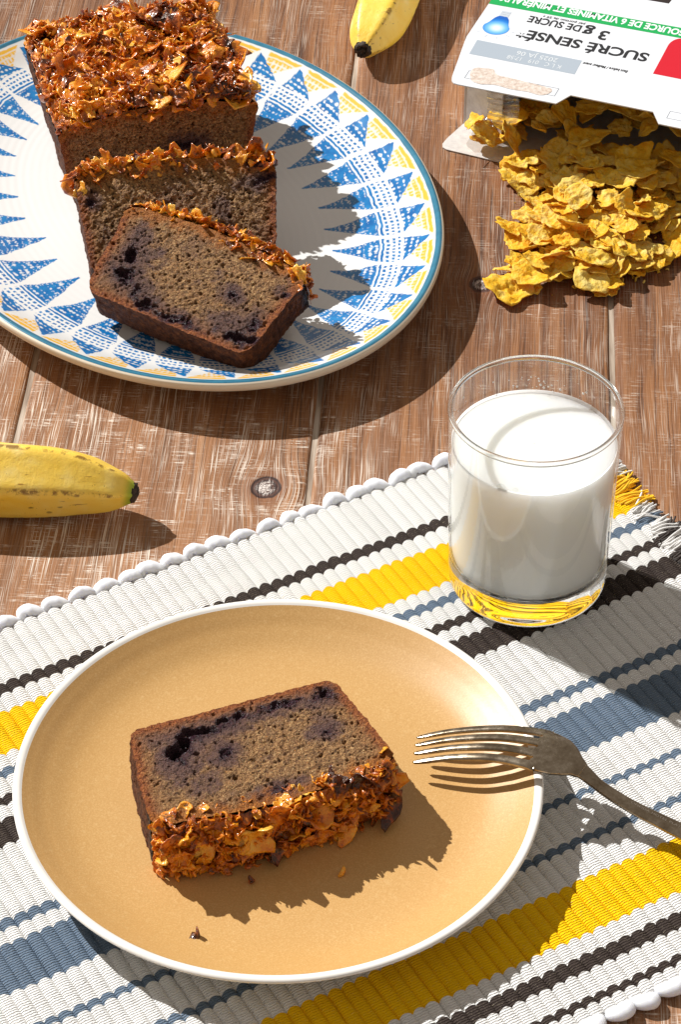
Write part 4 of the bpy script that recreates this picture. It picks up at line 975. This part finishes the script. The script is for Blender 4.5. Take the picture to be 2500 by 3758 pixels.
# torn glue patch and printed outlines
tp = NT('torn_board'); tpn = tp.noise(tp.coord('Object'), 420, 4, .75)
TORN = tp.done(tp.bsdf(Base_Color=tp.ramp(tpn, [(.3, srgb(186, 164, 148)), (.5, srgb(214, 200, 188)), (.7, srgb(230, 222, 214))]), Roughness=.95, Normal=tp.bump(tpn, .8, .0006)))
pp = np.array([(1.42, 3.55), (1.35, 3.1), (1.52, 2.75), (2.0, 2.62), (2.4, 2.58), (2.62, 2.9), (2.95, 3.06), (3.6, 3.08), (4.21, 3.13), (5.0, 3.20), (5.69, 3.26), (5.9, 3.5), (5.78, 3.88), (5.4, 4.12), (4.7, 4.02), (3.87, 4.1), (3.0, 4.02), (2.3, 4.18), (1.75, 4.1)])
pq = smoothcurve(np.vstack([pp, pp[:1]]), 120)[:-1]; pq += .04 * noise(np.c_[pq, np.zeros(len(pq))], 3.0, 5, 2)[:, None]
flatp('torn_patch', [tuple(q) for q in pq], TORN, lift=.014)
def outline(x0, t0, x1, t1):
    w_ = .022
    for (a, b, c, d) in ((x0, t0, x1, t0 + w_), (x0, t1 - w_, x1, t1), (x0, t0 + w_, x0 + w_, t1 - w_), (x1 - w_, t0 + w_, x1, t1 - w_)):
        flatp('printed_outline', [(a, b), (c, b), (c, d), (a, d)], LINE, lift=.006)
outline(1.24, 3.14, 6.18, 3.92); outline(12.14, 3.15, 17.1, 3.86)
# light-bulb picture
bl = NT('bulb_print'); bo = bl.t.nodes.new('ShaderNodeTexCoord')
dist_ = bl.n('ShaderNodeVectorMath', {'operation': 'LENGTH'}, i0=bl.n('ShaderNodeVectorMath', {'operation': 'SUBTRACT'}, i0=bo.outputs['Object'], i1=(.0115, .0158, .0)).outputs[0])
# distance within the print's own plane
sub_ = bl.n('ShaderNodeVectorMath', {'operation': 'MULTIPLY'}, i0=bl.n('ShaderNodeVectorMath', {'operation': 'SUBTRACT'}, i0=bo.outputs['Object'], i1=(.0120, .0145, 0)).outputs[0], i1=(1, 1, 0)).outputs[0]
ln_ = bl.n('ShaderNodeVectorMath', {'operation': 'LENGTH'}, i0=sub_).outputs['Value']
BULB = bl.done(bl.bsdf(Base_Color=bl.ramp(bl.math('MULTIPLY', ln_, 100.0), [(.15, srgb(222, 240, 252)), (.48, srgb(120, 192, 244)), (.78, srgb(24, 128, 216)), (1.0, srgb(14, 96, 190))]), Roughness=.4))
bulbpoly = [(1.20 + .74 * math.cos(a), -1.45 - .74 * math.sin(a)) for a in np.linspace(math.radians(70 + 50), math.radians(420 - 50 + 20), 30)]
bc_ = (1.20, -1.45)
bulbpoly = []
for a in np.linspace(0, 2 * math.pi, 48, endpoint=False):
    # pear outline: round bowl towards the viewer, neck leaning away
    r_ = .72 + .62 * max(0, math.cos(a)) ** 7
    bulbpoly.append((bc_[0] - .02 + r_ * math.sin(a) * (1.0 if math.cos(a) < .3 else .95), bc_[1] - r_ * math.cos(a)))
flatp('bulb_print', bulbpoly, BULB, lift=.006)
CAPM = plain('bulb_cap_ink', srgb(196, 206, 216), .4)
for q in range(3): flatp('bulb_cap_print', [(.92, -2.86 - q * .2), (1.46, -2.86 - q * .2), (1.44, -2.70 - q * .2), (.94, -2.70 - q * .2)], CAPM, lift=.009)
for a in (-50, -15, 20, 55, 90 - 8):
    a = math.radians(a); c_, s__ = math.sin(a), math.cos(a); p0 = np.array([bc_[0] + c_ * .9, bc_[1] + s__ * .9]); p1 = np.array([bc_[0] + c_ * 1.12, bc_[1] + s__ * 1.12]); nn = np.array([s__, -c_]) * .02
    flatp('bulb_ray_print', [tuple(p0 + nn), tuple(p1 + nn), tuple(p1 - nn), tuple(p0 - nn)], CAPM, lift=.006)

# inner bag
bagt = NT('clear_film'); bp = bagt.coord('Object')
bfr = bagt.n('ShaderNodeLayerWeight', Blend=.5); bgn = bagt.bump(bagt.noise(bp, 160, 3, .6), .5, .002)
bagt.set(bfr.inputs['Normal'], bgn)
bgl = bagt.n('ShaderNodeBsdfGlossy', Color=(1, 1, 1, 1), Roughness=.08, Normal=bgn); btr = bagt.n('ShaderNodeBsdfTransparent', Color=(.90, .90, .90, 1)); bdf = bagt.n('ShaderNodeBsdfTranslucent', Color=(.8, .8, .8, 1))
bm1 = bagt.n('ShaderNodeMixShader', Fac=.10); bagt.t.links.new(btr.outputs[0], bm1.inputs[1]); bagt.t.links.new(bdf.outputs[0], bm1.inputs[2])
bm2 = bagt.n('ShaderNodeMixShader', Fac=bagt.math('ADD', bagt.math('POWER', bfr.outputs['Facing'], 4.0), .14, clamp=True)); bagt.t.links.new(bm1.outputs[0], bm2.inputs[1]); bagt.t.links.new(bgl.outputs[0], bm2.inputs[2])
FILM = bagt.done(bm2)
bag = empty('cereal_bag', 'clear crinkled plastic bag inside the open cereal box', 'plastic bag', (BO[0], BO[1], 0), (0, 0, BANG))
def bag_mesh():
    nl, na = 70, 120
    y = np.linspace(-3.3, 22.0, nl); a = np.linspace(-math.pi * .98, math.pi * .02, na)     # the lower half tube, open at the top in front
    A, Yy = np.meshgrid(a, y, indexing='ij')
    wx = 8.4 - .5 * sstep(2, -3, Yy) ; wz = 2.35
    Xx = 9.2 + wx * np.sign(np.cos(A)) * np.abs(np.cos(A)) ** .5; Zz = 2.55 + wz * np.sign(np.sin(A)) * np.abs(np.sin(A)) ** .5
    Zz = Zz - sstep(1.5, -3.0, Yy) * np.clip(Zz - .5, 0, 9) * .55
    P = np.stack([Xx, Yy, Zz], -1).reshape(-1, 3)
    cr = .16 * noise(P, 1.1, 3, 3) + .07 * noise(P * [2.5, .6, 2.5], 1.5, 8)
    P[:, 2] = np.maximum(.13, P[:, 2] + cr); P[:, 0] += .7 * cr
    return mesh('bag_film', P, gridf(na, nl))
put('bag_film', bag_mesh(), FILM, bag)
def crimp_mesh():
    n, m_ = 60, 24
    a, b = np.meshgrid(np.linspace(0, 1, n), np.linspace(0, 1, m_), indexing='ij')
    P = np.stack([1.65 + 1.75 * b + .25 * np.sin(a * 3), -1.55 - .35 * a + .9 * b * 0 - .25 * np.sin(b * 3.1), 1.2 + 3.0 * a + .10 * np.sin(a * 2 * math.pi * 8) + .2 * np.sin(b * 2)], -1).reshape(-1, 3)
    P[:, 1] += .08 * np.sin(a.ravel() * 2 * math.pi * 8)
    return mesh('crimped_seal', P, gridf(n, m_))
put('crimped_seal', crimp_mesh(), FILM, bag)

# ------------------------------------------------------------------ corn flakes
cf = NT('corn_flake'); cp = cf.n('ShaderNodeVectorMath', {'operation': 'SCALE'}, Vector=cf.coord('Object'), Scale=100.0).outputs[0]
co_ = cf.t.nodes.new('ShaderNodeObjectInfo'); cr_ = co_.outputs['Random']
cp = cf.n('ShaderNodeVectorMath', {'operation': 'ADD'}, i0=cp, i1=cf.n('ShaderNodeCombineXYZ', X=cf.math('MULTIPLY', cr_, 91.0), Y=cf.math('MULTIPLY', cr_, 37.0), Z=0.0).outputs[0]).outputs[0]
c1_ = cf.noise(cp, 1.6, 4, .6); c2_ = cf.noise(cp, 8.0, 3, .6); c3_ = cf.voro(cp, 4.0)
ccol = cf.ramp(cf.math('ADD', cf.math('MULTIPLY', c1_, .8), cf.math('ADD', cf.math('MULTIPLY', c2_, .25), cf.math('MULTIPLY', cf.math('SUBTRACT', cr_, .5), .16))),
    [(.24, srgb(236, 154, 18)), (.36, srgb(253, 190, 32)), (.50, srgb(255, 212, 64)), (.72, srgb(255, 236, 140))])
ccol = cf.mix(cf.math('MULTIPLY', cf.step(c3_, .28, .10), .35), ccol, srgb(252, 230, 140))
cbm = cf.bump(cf.math('SUBTRACT', c2_, cf.math('MULTIPLY', c3_, .8)), .55, .0012)
cpb = cf.bsdf(Base_Color=ccol, Roughness=.55, Normal=cbm, Specular_IOR_Level=.22)
ctl = cf.n('ShaderNodeBsdfTranslucent', Color=srgb(244, 160, 20)); cmx = cf.n('ShaderNodeMixShader', Fac=.26)
cf.t.links.new(cpb.outputs[0], cmx.inputs[1]); cf.t.links.new(ctl.outputs[0], cmx.inputs[2])
CORN = cf.done(cmx)
FL = [flake_mesh(k, random.uniform(.72, 1.12), random.uniform(.1, .7), random.uniform(.11, .17), random.uniform(.6, 1.0), .04, 10, 32, .34) for k in range(24)]
for m_ in FL: m_.materials.append(CORN)
rf = random.Random(21)
LAB_OUT = 'yellow corn flake in the heap spilled on the wood in front of the box'
LAB_IN = 'corn flake still inside the shaded mouth of the cereal box'
def put_flake(x, y, z, tilt, label, grp, k=None, az=None, s_=1.0, spin=None):
    az = rf.uniform(0, 6.283) if az is None else az
    R_ = Matrix.Rotation(az, 3, 'Z') @ Matrix.Rotation(tilt, 3, 'X') @ Matrix.Rotation(rf.uniform(0, 6.28) if spin is None else spin, 3, 'Z')
    o = put('corn_flake', FL[rf.randrange(24) if k is None else k], None, None, (x, y, z), R_.to_euler(), s_)
    return tag(o, label, 'corn flake', grp)
# outline of the heap on the table (world cm), from the box mouth to its near end
heap = [(8.6, 28.0), (9.8, 26.2), (9.3, 22.8), (8.9, 19.8), (8.2, 17.6), (9.3, 17.0), (11.2, 17.3), (13.2, 16.4), (14.8, 17.8), (16.4, 18.8), (17.3, 21.3), (18.2, 23.5), (18.6, 27.0), (14.0, 30.0)]
def inpoly(x, y, P):
    c = False; j = len(P) - 1
    for i in range(len(P)):
        if (P[i][1] > y) != (P[j][1] > y) and x < (P[j][0] - P[i][0]) * (y - P[i][1]) / (P[j][1] - P[i][1]) + P[i][0]: c = not c
        j = i
    return c
def edged(x, y, P):
    d = 9
    for i in range(len(P)):
        a = np.array(P[i]); b = np.array(P[(i + 1) % len(P)]); p = np.array([x, y]); t = np.clip(np.dot(p - a, b - a) / np.dot(b - a, b - a), 0, 1); d = min(d, np.linalg.norm(p - a - t * (b - a)))
    return d
def heap_label(x, y, z, e):
    if y < 18.6: return 'yellow corn flake at the near end of the spilled heap, closest to the glass'
    if y > 26.0: return 'yellow corn flake at the far end of the spilled heap, under the box flap'
    if x < 10.8: return 'yellow corn flake on the left flank of the spilled heap, facing the platter'
    if x > 15.6: return 'yellow corn flake on the right side of the spilled heap, by the photo edge'
    if z > 1.25: return 'yellow corn flake lying on top of the middle of the spilled heap'
    return 'yellow corn flake half buried in the middle of the spilled heap'
cnt = 0; tries = 0; placed = []
while cnt < 176 and tries < 6000:
    tries += 1
    x, y = rf.uniform(7, 19), rf.uniform(16, 30)
    if not inpoly(x, y, heap): continue
    e = edged(x, y, heap); hmax = min(1.9, .35 + .55 * e)
    lv = rf.random() ** .8; z = .22 + lv * hmax
    if any((x - a) ** 2 + (y - b) ** 2 + (2.2 * (z - c)) ** 2 < .40 for a, b, c in placed): continue
    placed.append((x, y, z))
    put_flake(x, y, z, min(1.2, abs(rf.gauss(0, .20 if e < 1 else .30))), heap_label(x, y, z, e), 'corn flakes spilled in front of the box', s_=rf.uniform(.62, 1.10)); cnt += 1
put_flake(8.35, 16.95, .42, .12, 'large pale yellow corn flake lying flat at the nearest left tip of the spilled heap', 'corn flakes spilled in front of the box', 2, 1.2, 1.35, .3)
put_flake(9.0, 27.3, .55, .45, 'lone corn flake curled beside the lower left flap of the cereal box', 'corn flakes spilled in front of the box', 5, .4, 1.1, 1.3)
put_flake(8.9, 22.1, .5, .25, 'small brownish corn flake sticking out on the left side of the spilled heap', 'corn flakes spilled in front of the box', 9, 2.4, .95, .2)
put_flake(15.4, 26.3, 2.0, .55, 'big round corn flake propped up on top of the heap at the box mouth', 'corn flakes spilled in front of the box', 14, .2, 1.35, .6)
# inside the box
bx_ = lambda s, t: (BO + BS * s + BT * t)
cnt = 0; placed = []; tries = 0
while cnt < 118 and tries < 5000:
    tries += 1
    s_ = rf.uniform(1.2, 16.0); t = rf.uniform(-6.5, 2.6)
    q = bx_(s_, t); hmax = np.interp(t, [-6.5, -2, 0, 2.6], [4.2, 3.6, 2.7, 1.4]) * np.interp(s_, [1, 3, 16], [.55, 1, 1])
    z = .4 + hmax * rf.random() ** .55
    if z > 4.7 or any((q[0] - a) ** 2 + (q[1] - b) ** 2 + (z - c) ** 2 < .60 for a, b, c in placed): continue
    placed.append((q[0], q[1], z))
    put_flake(q[0], q[1], z, min(1.3, abs(rf.gauss(.2, .5))), ('corn flake deep inside the shaded cereal box' if t < -2 else LAB_IN), 'corn flakes inside the box', s_=rf.uniform(.8, 1.1)); cnt += 1
# broken bits and dust around the heap
Vb, Qb, Tb, ob_ = [], [], [], 0
rb = np.random.default_rng(99)
while len(Vb) < 260:
    x, y = rb.uniform(7, 19), rb.uniform(15.6, 29)
    e = edged(x, y, heap); ins_ = inpoly(x, y, heap)
    if not ins_ and e > .9 * rb.random() ** 2: continue
    bV, bQ, bT = BITS[rb.integers(len(BITS))]; e_ = Euler(rb.uniform(0, 6.28, 3)).to_matrix(); sc_ = rb.uniform(.04, .12) if not ins_ else rb.uniform(.08, .30)
    W_ = (bV * sc_) @ np.array(e_).T + [x, y, sc_ * .5 + (rb.random() * min(1.6, .5 * e) if ins_ else .0)]
    Vb.append(W_); Qb.append(bQ + ob_); Tb.append(bT + ob_); ob_ += len(bV)
tag(put('flake_crumbs', mesh('flake_crumbs', np.vstack(Vb), np.vstack(Qb), True, T=np.vstack(Tb)), CORN), 'broken yellow bits and dust scattered among the spilled corn flakes', 'crumbs', kind='stuff')
